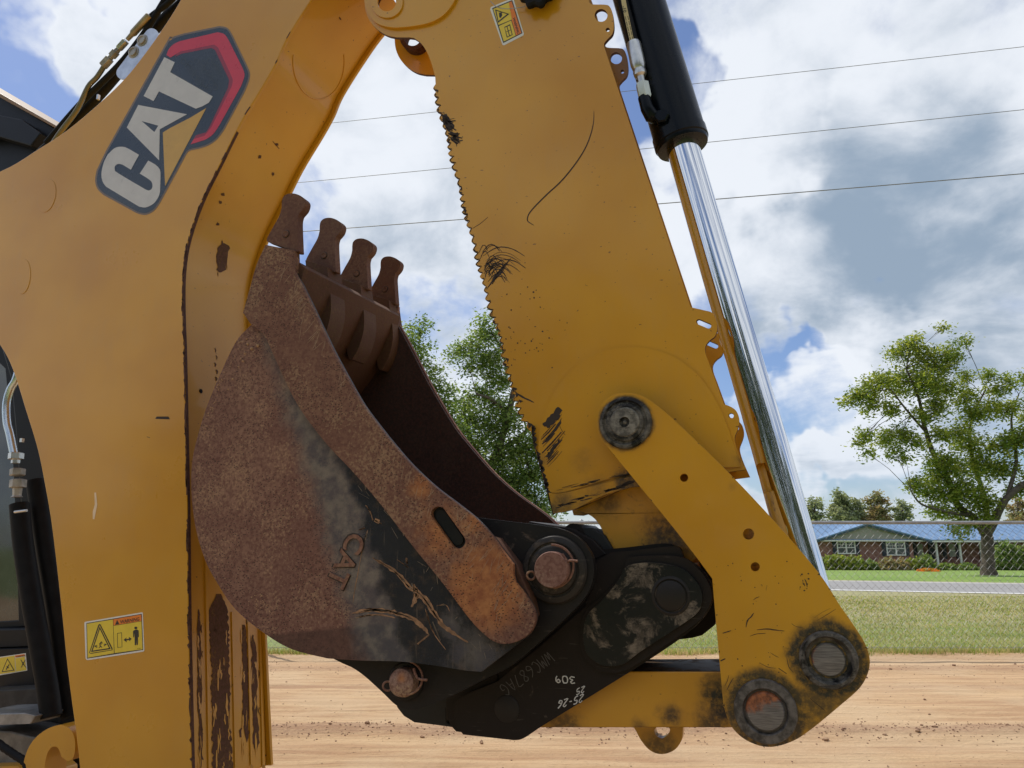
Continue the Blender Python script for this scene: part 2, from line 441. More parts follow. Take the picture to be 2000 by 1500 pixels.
class MB:
    """collects polygons, several materials, one mesh"""
    def __init__(s): s.v = []; s.f = []; s.m = []
    def add(s, vs, fs, m=0):
        k = len(s.v); s.v += [tuple(v) for v in vs]; s.f += [tuple(i + k for i in f) for f in fs]; s.m += [m] * len(fs)
    def poly(s, fn, pts, m=0, holes=()):
        """flat polygon(s): fn maps pixel to world"""
        loops = [list(pts)] + [list(h) for h in holes]
        tri = tessellate_polygon([[Vector((p[0], p[1], 0)) for p in l] for l in loops])
        fl = [p for l in loops for p in l]
        s.add([fn(*p) for p in fl], [tuple(t) for t in tri], m)
    def box(s, c, size, ax=None, m=0):
        ax = ax or (Vector((1, 0, 0)), Vector((0, 1, 0)), Vector((0, 0, 1)))
        vs = [Vector(c) + ax[0] * (size[0] * i / 2) + ax[1] * (size[1] * j / 2) + ax[2] * (size[2] * k / 2) for i in (-1, 1) for j in (-1, 1) for k in (-1, 1)]
        s.add(vs, [(0, 1, 3, 2), (4, 6, 7, 5), (0, 4, 5, 1), (2, 3, 7, 6), (0, 2, 6, 4), (1, 5, 7, 3)], m)
    def tube(s, pts, r, n=6, m=0):
        v, f = tube('', pts, r, None, n=n, obj=False); s.add(v, f, m)
    def ribbon(s, fn, pts, w, m=0, jag=0.0, taper=True):
        """scratch or chip stroke in pixels"""
        pts = [np.array(p, float) for p in pts]; L = len(pts); a = []; b = []
        for i, p in enumerate(pts):
            d = pts[min(i + 1, L - 1)] - pts[max(i - 1, 0)]; d = d / (np.linalg.norm(d) + 1e-9); nn = np.array([-d[1], d[0]])
            ww = w / 2 * (math.sin(math.pi * (i + .5) / L) ** 0.5 if taper else 1)
            a.append(p + nn * ww * (1 + random.uniform(-jag, jag))); b.append(p - nn * ww * (1 + random.uniform(-jag, jag)))
        vs = [fn(*x) for x in a] + [fn(*x) for x in b]
        s.add(vs, [(i, i + 1, L + i + 1, L + i) for i in range(L - 1)], m)
    def build(s, name, mats, parent=None, sm=None, kind=None):
        me = bpy.data.meshes.new(name); me.from_pydata(s.v, [], s.f)
        me.polygons.foreach_set('material_index', s.m)
        bm = bmesh.new(); bm.from_mesh(me); bm.to_mesh(me); bm.free()
        o = link(name, me, mats, parent)
        if sm: smooth(me, sm)
        if kind: o['kind'] = kind
        return o
FONT = None
def textmesh(s, size=1.0, bold=False):
    """2-D triangles of a string: verts (x,y), faces; x from 0, baseline 0"""
    cu = bpy.data.curves.new('txt', 'FONT'); cu.body = s; cu.size = size
    cu.fill_mode = 'FRONT' if hasattr(cu, 'fill_mode') else cu.fill_mode
    if bold: cu.offset = 0.018 * size
    cu.resolution_u = 3
    ob = bpy.data.objects.new('txt', cu); sc.collection.objects.link(ob)
    dg = bpy.context.evaluated_depsgraph_get(); dg.update()
    me = bpy.data.meshes.new_from_object(ob.evaluated_get(dg))
    v = [(p.co.x, p.co.y) for p in me.vertices]; f = [tuple(p.vertices) for p in me.polygons]
    bpy.data.objects.remove(ob); bpy.data.curves.remove(cu); bpy.data.meshes.remove(me)
    return v, f
def text_on(mb, fn, s, org, adv, upv, size, m=0, bold=False, fit=None):
    """lay text: org px, adv unit vector px of reading direction, upv unit px"""
    v, f = textmesh(s, 1.0, bold)
    wv = max(x for x, y in v); k = size; kx = (fit / wv) if fit else size
    mb.add([fn(org[0] + adv[0] * x * kx + upv[0] * y * k, org[1] + adv[1] * x * kx + upv[1] * y * k) for x, y in v], f, m)

# ------------------------------------------------------------------ THE SETTING: terrain, road, dirt
ra, rb = GP(1600, 1153, -0.05), GP(2000, 1161, -0.05)      # near road edge
rc = GP(1600, 1134, -0.05)                                   # far road edge
rdir = (rb - ra).normalized(); rnorm = Vector((-rdir.y, rdir.x, 0))
if rnorm.dot(E2) < 0: rnorm = -rnorm
roadw = (rc - ra).dot(rnorm)
def terr(x, y):
    s = (Vector((x, y, 0)) - ra).dot(rnorm)
    if s < -7: return 0.0
    if s < -2: k = (s + 7) / 5; return -0.05 * k * k * (3 - 2 * k)
    if s < roadw + 2: return -0.05
    k = min(1, (s - roadw - 2) / 34); return -0.05 - 0.60 * k

m_grass, t, b, co = mat('grass_soil')
gn = t.noise(co, 0.9, 8, 0.65); gf = t.noise(co, 14, 6, 0.7)
se2 = t.vmath('DOT_PRODUCT', co, tuple(E2))
tanz = t.ss(t.math('ADD', se2, t.math('MULTIPLY', gn, 3.0)), 10.2, 13.5)
col = t.mix(t.ss(gn, 0.35, 0.65), (0.19, 0.25, 0.06), (0.28, 0.28, 0.10))
col = t.mix(t.math('MULTIPLY', tanz, t.ss(t.noise(co, 3.0, 6, .7), .3, .6, .45, 1.0)), col, (0.38, 0.34, 0.18))
col = t.mix(t.ss(gf, 0.40, 0.7, 0, .6), col, (0.12, 0.145, 0.045))
dfar = t.vmath('DOT_PRODUCT', t.vmath('SUBTRACT', co, tuple(ra)), tuple(rnorm))
lawnc = t.mix(t.ss(t.noise(co, 0.5, 7, .6), 0.35, 0.65), (0.15, 0.25, 0.035), (0.20, 0.29, 0.05))
col = t.mix(t.ss(dfar, roadw - .5, roadw + .5), col, lawnc)
t.setin(b.inputs['Base Color'], col); b.inputs['Roughness'].default_value = 0.9; bump(t, b, gf, 0.8, 0.03)

def add_grid(name, e1s, e2s, zf, m, kind='structure'):
    nx, ny = len(e1s), len(e2s)
    vs = []
    for b_ in e2s:
        for a_ in e1s:
            p = E1 * a_ + E2 * b_; vs.append((p.x, p.y, zf(a_, b_, p)))
    fs = [(j * nx + i, j * nx + i + 1, (j + 1) * nx + i + 1, (j + 1) * nx + i) for j in range(ny - 1) for i in range(nx - 1)]
    me = bpy.data.meshes.new(name); me.from_pydata(vs, [], fs); me.shade_smooth()
    o = link(name, me, m); o['kind'] = kind
    return o
e1s = sorted(set([-3000, -1500, -700, -350, -200] + list(np.arange(-120, 121, 2.5)) + [200, 350, 700, 1500, 3000]))
e2s = sorted(set([-3000, -1000, -300, -100, -40, -10, 0] + list(np.arange(2, 110, 1.5)) + [130, 160, 220, 400, 900, 2000, 4000]))
add_grid('ground', e1s, e2s, lambda a, b_, p: terr(p.x, p.y), m_grass)

m_road, t, b, co = mat('asphalt')
col = t.mix(t.noise(co, 1.5, 8, .7), (0.22, 0.215, 0.215), (0.34, 0.33, 0.325)); t.setin(b.inputs['Base Color'], col); b.inputs['Roughness'].default_value = 0.85
bump(t, b, t.noise(co, 60, 4), .5, .01)
def strip(name, s0, s1, z, m, kind='structure', parent=None, x0=-90, x1=60):
    n = 30; vs = []
    for i in range(n + 1):
        x = x0 + (x1 - x0) * i / n
        for s in (s0, s1):
            p = ra + rdir * x + rnorm * s; vs.append((p.x, p.y, z))
    fs = [(2 * i, 2 * i + 1, 2 * i + 3, 2 * i + 2) for i in range(n)]
    me = bpy.data.meshes.new(name); me.from_pydata(vs, [], fs); o = link(name, me, m, parent)
    if kind: o['kind'] = kind
    return o
strip('road', 0.0, roadw, -0.044, m_road)
m_line = flat('road_line_paint', (0.82, 0.81, 0.78), 0.7, var=.12)
strip('road_edge_line', 0.06, 0.34, -0.040, m_line)
strip('road_edge_line', roadw - .45, roadw - .30, -0.040, m_line)
m_shoulder = flat('shoulder_gravel', (0.42, 0.37, 0.29), 0.9, var=.25)
strip('road_shoulder', roadw, roadw + 0.5, -0.046, m_shoulder)

DE = GP(1800, 1278, 0).dot(E2)        # where the dirt ends, at the fence
m_dirt, t, b, co = mat('dirt')
loc = t.mapping(co, rot=(0, 0, -ALPHA))
str1 = t.noise(t.mapping(loc, scale=(0.35, 6, 1)), 2.2, 8, 0.62, 0.3)
str2 = t.noise(t.mapping(loc, scale=(0.9, 22, 1)), 2.0, 6, 0.65, 0.4)
fin = t.noise(co, 38, 8, 0.75)
col = t.mix(t.ss(str1, 0.32, 0.68), (0.50, 0.305, 0.170), (0.68, 0.475, 0.275))
col = t.mix(t.ss(str2, 0.52, 0.66, 0, 0.42), col, (0.33, 0.20, 0.115))
col = t.mix(t.ss(fin, 0.52, 0.68, 0, 0.5), col, (0.36, 0.22, 0.125))
col = t.mix(t.ss(t.noise(t.mapping(loc, scale=(1, 2.2, 1)), 9, 8, .75), .55, .70, 0, .35), col, (0.40, 0.25, 0.15))
col = t.mix(t.ss(t.noise(loc, 1.1, 5), 0.42, 0.62, 0, 0.5), col, (0.66, 0.49, 0.31))
de2 = t.vmath('DOT_PRODUCT', co, tuple(E2))
for c_, w_, k_ in ((GP(1300, 1432, 0).dot(E2), .16, .8), (GP(900, 1310, 0).dot(E2), .2, .6), (GP(1800, 1345, 0).dot(E2), .1, .45)):
    dd_ = t.math('ABSOLUTE', t.math('SUBTRACT', t.math('ADD', de2, t.math('MULTIPLY', t.math('SUBTRACT', t.noise(loc, 1.6, 7, .7), .5), .25)), c_))
    col = t.mix(t.math('MULTIPLY', t.ss(dd_, w_ * .3, w_, 1, 0), t.ss(t.noise(co, 30, 8, .8), .3, .62, .15, k_)), col, (.36, .215, .135))
lines = t.noise(t.mapping(loc, scale=(.22, 30, 1)), 1.7, 3, .5)
col = t.mix(t.ss(lines, .66, .71, 0, .45), col, (.27, .155, .09))
t.setin(b.inputs['Base Color'], col); b.inputs['Roughness'].default_value = 0.95
b.inputs['Specular IOR Level'].default_value = 0.2
bump(t, b, t.math('ADD', fin, t.math('MULTIPLY', str2, .8)), 1.0, 0.016)
rng = np.random.RandomState(5)
rut = rng.rand(900) - .5
ker = np.ones(5) / 5; rut2 = np.convolve(rut, ker, 'same')
ph = rng.rand(40) * 6.28
def dirtz(a_, b_, p):
    z = 0.012
    bb = b_ + 0.05 * math.sin(a_ * 0.7) + a_ * 0.03
    i = (bb + 4) * 28; k = int(math.floor(i)); fr = i - k
    if 0 <= k < 898: z += 0.042 * (rut2[k] * (1 - fr) + rut2[k + 1] * fr) * (0.7 + 0.3 * math.sin(a_ * 1.3 + ph[k % 40]))
    # windrow of loose soil
    c0 = GP(1300, 1432, 0).dot(E2) + 0.02 * math.sin(a_ * 2.1)
    z += 0.022 * math.exp(-((b_ - c0) / 0.13) ** 2) * (0.8 + 0.5 * math.sin(a_ * 5 + math.sin(a_ * 13)) * 0.5)
    c1 = GP(900, 1310, 0).dot(E2)
    z += 0.014 * math.exp(-((b_ - c1) / 0.16) ** 2)
    z += 0.004 * math.sin(a_ * 9.1 + b_ * 3) * math.sin(b_ * 17 + a_ * 2)
    return max(z, 0.004)
e1s = sorted(set(list(np.arange(-30, -6, 2.0)) + list(np.arange(-6, 7, 0.05)) + list(np.arange(7, 30, 2.0))))
e2s = sorted(set(list(np.arange(-1.0, 2.9, .5)) + list(np.arange(3.0, DE + 0.02, 0.018))))
add_grid('dirt_yard', e1s, e2s, dirtz, m_dirt)

# clods and stones on the dirt
m_clod = rustmat('clod_earth', mid=(0.30, 0.18, 0.11), tan=(0.42, 0.28, 0.17), pits=False)
def clods():
    mb = MB()
    ico = bmesh.new(); bmesh.ops.create_icosphere(ico, subdivisions=1, radius=1)
    iv = [v.co.copy() for v in ico.verts]; fi = [tuple(v.index for v in f.verts) for f in ico.faces]; ico.free()
    c0 = GP(1300, 1432, 0).dot(E2); c1 = GP(900, 1310, 0).dot(E2)
    for k in range(4200):
        a_ = random.uniform(-5.5, 6); q = random.random()
        b_ = random.gauss(c0, .12) if q < .55 else (random.gauss(c1, .2) if q < .7 else random.uniform(3.2, DE))
        r = random.uniform(.002, .0055) * (2.8 if random.random() < .04 else 1) * (1.0 if q < .7 else 0.8)
        z = dirtz(a_, b_, None); c = W(a_, b_, z + r * .3)
        s = [random.uniform(.7, 1.4) for _ in range(3)]
        mb.add([c + Vector((v.x * s[0] * r * random.uniform(.8, 1.2), v.y * s[1] * r, v.z * s[2] * .7 * r)) for v in iv], fi)
    o = mb.build('clod_scatter', m_clod, kind='stuff'); o['label'] = 'small earth clods scattered over the raked dirt yard'; o['category'] = 'clods'
clods()

# grass blades
def blades(name, area, count, hgt, cols, seed, label):
    r = np.random.RandomState(seed)
    A = np.array(area(r, count)); n = len(A)
    h = hgt[0] + (hgt[1] - hgt[0]) * r.rand(n); ang = r.rand(n) * 6.28; lean = r.randn(n, 2) * 0.35
    w = 0.0022 + 0.002 * r.rand(n); w *= A[:, 3]
    base = A[:, :3]
    v = np.zeros((n, 3, 3)); dx = np.cos(ang) * w; dy = np.sin(ang) * w
    v[:, 0] = base + np.stack([dx, dy, 0 * dx], 1); v[:, 1] = base - np.stack([dx, dy, 0 * dx], 1)
    v[:, 2] = base + np.stack([lean[:, 0] * h, lean[:, 1] * h, h], 1)
    me = bpy.data.meshes.new(name)
    me.vertices.add(3 * n); me.vertices.foreach_set('co', v.reshape(-1))
    me.loops.add(3 * n); me.loops.foreach_set('vertex_index', np.arange(3 * n))
    me.polygons.add(n); me.polygons.foreach_set('loop_start', np.arange(0, 3 * n, 3)); me.polygons.foreach_set('loop_total', np.full(n, 3))
    me.polygons.foreach_set('material_index', r.randint(0, len(cols), n))
    me.update(calc_edges=True)
    o = link(name, me, cols); o['kind'] = 'stuff'; o['label'] = label; o['category'] = 'grass'
    return o
def leafmat(name, col, tr=0.5, rough=0.5):
    m, t, b, co = mat(name)
    c = t.mix(t.ss(t.noise(co, 1.3, 5), 0.3, 0.7), tuple(x * .7 for x in col), tuple(x * 1.25 for x in col))
    t.setin(b.inputs['Base Color'], c); b.inputs['Roughness'].default_value = rough; b.inputs['Specular IOR Level'].default_value = 0.3
    tl = t.new('ShaderNodeBsdfTranslucent'); t.setin(tl.inputs[0], t.mix(0.5, c, (col[0] * 1.6, col[1] * 1.5, col[2] * .6)))
    mx = t.new('ShaderNodeMixShader'); mx.inputs[0].default_value = tr
    t.l.new(b.outputs[0], mx.inputs[1]); t.l.new(tl.outputs[0], mx.inputs[2])
    t.l.new(mx.outputs[0], t.n['Material Output'].inputs[0])
    return m
g1 = leafmat('blade_green', (0.22, 0.32, 0.055)); g2 = leafmat('blade_light', (0.34, 0.38, 0.10)); g3 = leafmat('blade_dry', (0.52, 0.45, 0.25))
def verge(r, n):
    out = []
    for k in range(n):
        e2 = DE - 0.05 + (r.rand() ** 1.5) * 9.5; e1 = -1.0 + r.rand() * (e2 * 0.75 + 1.6)
        if e2 < DE + .15 and r.rand() < .5: e2 = DE - abs(r.randn()) * .05
        p = W(e1, e2); out.append((p.x, p.y, terr(p.x, p.y) - .002, 1 + (e2 - DE) * .25))
    return out
blades('grass_tufts', verge, 80000, (0.012, 0.035), [g1, g2, g3, g3], 4, 'mown green and dry grass between the dirt yard and the road')
def edge_(r, n):
    out = []
    for k in range(n):
        e1 = -5 + r.rand() * 12; c = DE + 0.03 * math.sin(e1 * 3) + .02 * math.sin(e1 * 11); e2 = c + r.randn() * .05
        p = W(e1, e2); out.append((p.x, p.y, -.002, 1.1))
    return out
blades('dry_grass_edge', edge_, 16000, (0.03, 0.085), [g1, g3, g3], 5, 'dry straggly grass along the edge of the dirt')

# ------------------------------------------------------------------ fence
m_galv = flat('galvanised_steel', (0.34, 0.35, 0.36), 0.55, 0.3, var=.15)
m_wire = flat('weathered_wire', (0.27, 0.275, 0.28), 0.6, 0.2, var=.2)
fl0, fr0 = P(1100, 1020, DE), P(2000, 1021.5, DE + .0)
fdir = E1; fz = (fl0.z + fr0.z) / 2
fence = thing('chain_link_fence', W(3, DE, 0), 'galvanised chain link fence standing along the edge of the dirt yard', 'fence')
X0, X1 = -7.0, 7.6
tube('top_rail', [W(X0, DE, fz), W(X1, DE, fz)], 0.0165, m_galv, fence, n=12)
tube('bottom_wire', [W(X0, DE, .06), W(X1, DE, .06)], 0.002, m_galv, fence, n=5)
mb = MB(); s_ = 0.072; r_ = .0018
nx = int((X1 - X0) / (s_ / 2) / 2); nz = int((fz - .05) / (s_ / 2))
for i in range(nx):
    x = X0 + i * s_; pts = []
    for j in range(nz + 1):
        sgn = 1 if j % 2 else 0
        pts.append(W(x + sgn * s_ / 2 * 1.03, DE - 0.02 + (.003 if j % 2 else -.003), .05 + j * s_ / 2))
    mb.tube(pts, r_, 3)
    pts = []
    for j in range(nz + 1):
        sgn = 0 if j % 2 else 1
        pts.append(W(x + s_ / 2 + sgn * s_ / 2 * 1.03, DE - 0.02 + (.003 if j % 2 else -.003), .05 + j * s_ / 2))
    mb.tube(pts, r_, 3)
mb.build('wire_mesh', m_wire, fence, kind='stuff')
post_x = [P(1142, 1030, DE).dot(E1) + 0.0, P(1142, 1030, DE).dot(E1) + 7.3 * .98, P(1142, 1030, DE).dot(E1) - 3.2]
p0 = P(1136, 1030, DE).dot(E1)
for x in (p0, p0 - 3.05, p0 - 6.1, p0 + 3.9 + 3.05):
    o = tube('post', [W(x, DE + .035, 0), W(x, DE + .035, fz - .02), W(x, DE + .035, fz + .02), W(x, DE + .035, fz + .035)], [.024, .024, .024, .006], m_galv, fence, n=12)
for k in range(16):
    x = X0 + .3 + k * .93
    lathe('tie_band', W(x, DE - .0, fz), [(.0185, -.006), (.0195, -.005), (.0195, .005), (.0185, .006)], m_galv, fence, n=10, axis=E1)

# ------------------------------------------------------------------ overhead wires and poles
m_cable = flat('cable', (0.22, 0.225, 0.23), 0.6)
m_pole = flat('pole_wood', (0.17, 0.12, 0.08), 0.85, var=.3, bmp=.5)
wdefs = [((600, 244), (2000, 92), .0058, 'topmost of the three overhead cables crossing the cloudy sky'),
         ((588, 355), (2000, 215), .0062, 'middle one of the three overhead cables crossing the cloudy sky'),
         ((590, 451), (2000, 340), .0090, 'lowest and thickest of the three overhead cables')]
wend = []
for (a, b_, r, lab) in wdefs:
    A = P(*a, 15.5); B = P(*b_, 13.0); d = (B - A); L0 = A - d * 0.75; L1 = B + d * 0.45
    pts = []
    for k in range(25):
        s = k / 24; p = L0.lerp(L1, s); s2 = (s - 0.5) * 2; p.z += 0.0 + 0.10 * (s2 * s2 - 0.25); pts.append(p)
    o = tube('power_line', pts, r, m_cable, n=6); o['label'] = lab; o['category'] = 'cable'; o['group'] = 'overhead cables'
    wend.append((pts[0], pts[-1]))
for q, lab in ((0, 'wooden utility pole out to the left carrying the overhead cables'), (1, 'wooden utility pole out to the right carrying the overhead cables')):
    c = wend[2][q]; top = max(w[q].z for w in wend) + .5; off = E2 * .16
    up_ = thing('utility_pole', (c.x + off.x, c.y + off.y, terr(c.x, c.y)), lab, 'utility pole', 'utility poles')
    tube('pole', [Vector((c.x, c.y, terr(c.x, c.y) - .3)) + off, Vector((c.x, c.y, top)) + off], [.15, .11], m_pole, up_)
    for w in wend: lathe('insulator', w[q] + off * .5, [(.02, -.07), (.035, -.05), (.02, 0), (.035, .03), (.02, .07)], m_dullsteel, up_, n=10, axis=E2)

# ------------------------------------------------------------------ trees
m_bark = simple('bark', (0.10, 0.078, 0.06), 0.9, var=.35, scale=6, bmp=.8)
LQ = None
def make_tree(name, label, D, limbs, blobs, leaf, mats, seed, group=None, dens=1.0, depth_k=0.8, cat='tree', base=None, trunk_mat=None):
    """limbs: list of px polylines with (u,v,depth offset,radius m); blobs: (u,v,radius px[,depth offset]) of foliage"""
    R = random.Random(seed); r = np.random.RandomState(seed)
    b0 = base or limbs[0][0]
    bp = P(b0[0], b0[1], D)
    root = thing(name, (bp.x, bp.y, terr(bp.x, bp.y)), label, cat, group)
    mb = MB(); nodes = []
    for li in limbs:
        pts = [P(u, v, D + dd) for (u, v, dd, rr) in li]; rs = [x[3] for x in li]
        # smooth
        q = cr([(p.x, p.y, p.z, rr) for p, rr in zip(pts, rs)], 4)
        q = [(x + R.uniform(-.12, .12) * rr, y + R.uniform(-.12, .12) * rr, z, rr * R.uniform(.96, 1.04)) for x, y, z, rr in q]
        mb.tube([Vector(x[:3]) for x in q], [x[3] for x in q], 8)
        nodes += [(Vector(x[:3]), x[3]) for x in q[len(q) // 3:]]
    subs = []
    pxm = D / F
    for bl in blobs:
        u, v, rp = bl[:3]; dd = bl[3] if len(bl) > 3 else R.uniform(-1, 1) * rp * pxm * 0.8
        c = P(u, v, D + dd); rm = rp * pxm
        ns = max(4, int(24 * dens * (rm / 0.6) ** 1.7))
        cl = []
        for k in range(ns):
            while True:
                q = Vector((R.uniform(-1, 1), R.uniform(-1, 1), R.uniform(-1, 1)))
                if q.length < 1: break
            p = c + E1 * (q.x * rm) + E2 * (q.y * rm * depth_k) + Vector((0, 0, q.z * rm * .85)); cl.append(p)
        # branch to blob from nearest node
        nd = min(nodes, key=lambda n: (n[0] - c).length)
        mid = nd[0].lerp(c, .5) + Vector((0, 0, .12 * (c - nd[0]).length * .5))
        rr = min(nd[1] * .6, .012 * (1 + rm * 2.5)); mb.tube([nd[0], mid, c], [rr, rr * .7, rr * .4], 5)
        for p in cl: mb.tube([mid.lerp(c, R.random()), p], [rr * .35, .006], 3)
        subs += [(p, rm) for p in cl]
    mb.build('trunk', trunk_mat or m_bark, root, sm=50)
    pts = []
    per = 40
    for p, rm in subs:
        s = min(.34, .16 + rm * .14)
        g = r.randn(per, 3) * s * np.array([1, 1, .75]) + np.array(p); pts.append(g)
    C = np.concatenate(pts); n = len(C)
    a1 = r.randn(n, 3); a1[:, 2] *= .5; a1 /= np.linalg.norm(a1, axis=1)[:, None]
    a2 = np.cross(a1, r.randn(n, 3)); a2 /= np.linalg.norm(a2, axis=1)[:, None]
    ls = leaf * (0.6 + .8 * r.rand(n))[:, None]
    V = np.zeros((n, 4, 3)); V[:, 0] = C - a1 * ls; V[:, 1] = C + a2 * ls * .42; V[:, 2] = C + a1 * ls; V[:, 3] = C - a2 * ls * .42
    me = bpy.data.meshes.new('crown')
    me.vertices.add(4 * n); me.vertices.foreach_set('co', V.reshape(-1))
    me.loops.add(4 * n); me.loops.foreach_set('vertex_index', np.arange(4 * n))
    me.polygons.add(n); me.polygons.foreach_set('loop_start', np.arange(0, 4 * n, 4)); me.polygons.foreach_set('loop_total', np.full(n, 4))
    blobid = np.repeat(r.randint(0, len(mats), len(subs)), per); pick = np.where(r.rand(n) < .7, blobid, r.randint(0, len(mats), n))
    me.polygons.foreach_set('material_index', pick)
    me.update(calc_edges=True)
    link('crown', me, mats, root)
    return root
lfA = [leafmat('leaf_olive', (0.27, 0.33, 0.055)), leafmat('leaf_green', (0.16, 0.23, 0.045)), leafmat('leaf_lime', (0.38, 0.41, 0.08))]
lfB = [leafmat('leaf_mid', (0.19, 0.28, 0.07)), leafmat('leaf_deep', (0.11, 0.18, 0.045)), leafmat('leaf_pale', (0.30, 0.38, 0.11))]
lfC = [leafmat('leaf_far_hazed', (0.36, 0.39, 0.24)), leafmat('leaf_far_dark_hazed', (0.27, 0.31, 0.20))]  # leaf colours paled and greyed to carry the distance haze
lfD = [leafmat('leaf_brownish', (0.36, 0.27, 0.15)), leafmat('leaf_dull', (0.28, 0.28, 0.15))]

TD = 37.0
make_tree('pecan_tree', 'large broad green tree on the lawn in front of the brick house', TD,
    [[(1932, 1124, 0, .40), (1931, 1112, 0, .33), (1930, 1080, 0, .29), (1927, 1050, 0, .27), (1924, 1036, 0, .22)],
     [(1922, 1040, 0, .22), (1900, 1010, 0, .18), (1870, 985, .3, .15), (1850, 930, .5, .13), (1820, 880, .5, .12), (1805, 830, .3, .10), (1795, 780, 0, .07), (1770, 720, 0, .04)],
     [(1928, 1045, 0, .22), (1945, 1010, -.3, .19), (1965, 975, -.5, .16), (2000, 945, -.6, .14), (2050, 920, -.8, .1), (2100, 860, -1, .06)],
     [(1926, 1045, 0, .16), (1925, 980, .6, .13), (1900, 900, .9, .10), (1895, 830, 1, .07), (1925, 760, 1, .04)],
     [(1805, 840, .3, .06), (1770, 800, 0, .05), (1740, 760, 0, .03)],
     [(1965, 975, -.5, .1), (1985, 900, 0, .08), (1975, 820, .4, .05), (1990, 770, .4, .03)],
     [(1900, 1008, 0, .09), (1850, 1000, -.4, .07), (1800, 985, -.6, .05), (1780, 960, -.6, .03)]],
    [(1757, 690, 20), (1780, 672, 16), (1805, 700, 30), (1840, 715, 26), (1860, 690, 20), (1882, 668, 12), (1770, 745, 34), (1810, 750, 34),
     (1720, 750, 26), (1695, 765, 24), (1668, 778, 14), (1655, 785, 9), (1845, 765, 26), (1700, 795, 18), (1740, 800, 18), (1830, 800, 22), (1800, 810, 18),
     (1760, 850, 22), (1725, 860, 20), (1690, 850, 16), (1675, 868, 10), (1695, 885, 10), (1750, 885, 14), (1770, 900, 9), (1790, 865, 16), (1832, 850, 16),
     (1885, 740, 14), (1880, 775, 20), (1900, 810, 24), (1870, 850, 24), (1930, 735, 14), (1945, 765, 16), (1970, 745, 14), (1930, 800, 22), (1965, 800, 18), (1900, 870, 28),
     (1985, 790, 10), (1990, 860, 30), (1960, 870, 28), (1840, 900, 24), (1870, 920, 30), (1920, 910, 32), (1960, 920, 26), (1830, 935, 24), (1790, 950, 16),
     (1810, 960, 22), (1850, 965, 28), (1890, 960, 28), (1920, 975, 26), (1870, 1000, 20), (1830, 1000, 18), (1890, 1020, 14), (1920, 1010, 18), (1985, 960, 16), (1860, 1035, 9, -1), (1880, 1045, 8, -1),
     (1840, 640, 7), (1790, 658, 7),
     (2030, 800, 40), (2050, 880, 46), (2100, 840, 50), (2040, 950, 36), (2110, 930, 44), (2150, 880, 40), (2010, 740, 20)],
    .085, lfA, 11, dens=.92)
make_tree('leafy_tree', 'tall leafy tree rising between the digging bucket and the serrated arm', 26.0,
    [[(935, 1115, 0, .26), (945, 1000, 0, .22), (955, 930, 0, .18), (975, 870, 0, .15), (995, 800, 0, .12), (1005, 740, 0, .08), (985, 690, 0, .05), (960, 650, 0, .03)],
     [(955, 920, 0, .11), (920, 860, .5, .08), (905, 800, .5, .05)], [(990, 810, 0, .08), (960, 780, -.4, .06), (930, 770, -.4, .03)],
     [(975, 880, 0, .1), (1020, 850, .3, .08), (1060, 800, .3, .05)]],
    [(950, 625, 14), (938, 650, 16), (960, 660, 20), (930, 680, 18), (900, 685, 18), (882, 695, 10), (940, 705, 22), (970, 700, 26), (915, 715, 14), (960, 740, 18), (985, 745, 22),
     (940, 765, 24), (905, 785, 20), (965, 790, 26), (920, 820, 30), (960, 840, 34), (900, 850, 20), (1000, 820, 34), (930, 880, 34), (980, 890, 36), (1020, 880, 34), (950, 930, 34), (1000, 940, 36), (1040, 930, 30),
     (1030, 980, 34), (980, 980, 34), (1060, 990, 30), (940, 980, 26), (1050, 870, 34), (1080, 930, 34), (1090, 820, 40), (1060, 740, 36), (1020, 690, 30), (1000, 640, 20)],
    .062, lfB, 12, dens=1.55)
make_tree('slender_tree', 'feathery green tree directly behind the far rim of the digging bucket', 24.0,
    [[(820, 1110, 0, .2), (825, 950, 0, .16), (830, 850, 0, .12), (825, 760, 0, .08), (815, 690, 0, .04)],
     [(828, 860, 0, .08), (860, 810, .2, .06), (870, 770, .2, .03)], [(828, 850, 0, .06), (790, 790, .2, .05), (780, 740, .2, .03)]],
    [(828, 632, 8), (800, 645, 10), (822, 652, 10), (805, 668, 16), (825, 680, 14), (800, 700, 22), (830, 712, 14), (835, 740, 14), (850, 722, 10), (855, 760, 20), (835, 775, 22), (880, 760, 12),
     (850, 800, 24), (880, 790, 18), (870, 825, 22), (890, 840, 18), (840, 850, 30), (870, 890, 34), (900, 900, 24), (810, 800, 34), (780, 740, 26), (820, 920, 40), (860, 960, 40), (900, 960, 34), (780, 860, 40)],
    .06, lfB, 13, dens=1.5)
far = [(1590, 985, 20, 17, lfC), (1640, 975, 20, 22, lfC), (1672, 985, 15, 16, lfC), (1712, 975, 26, 20, lfD), (1762, 990, 22, 16, lfC), (1988, 985, 22, 16, lfD)]
farl = ['far pale olive tree just right of the chrome rod', 'far grey green tree with two rounded tops above the blue roof', 'small far tree above the roof between two wider ones', 'far sparse brownish tree above the gable end', 'far dull green tree partly behind the large lawn tree', 'far reddish brown tree at the right edge above the roof']
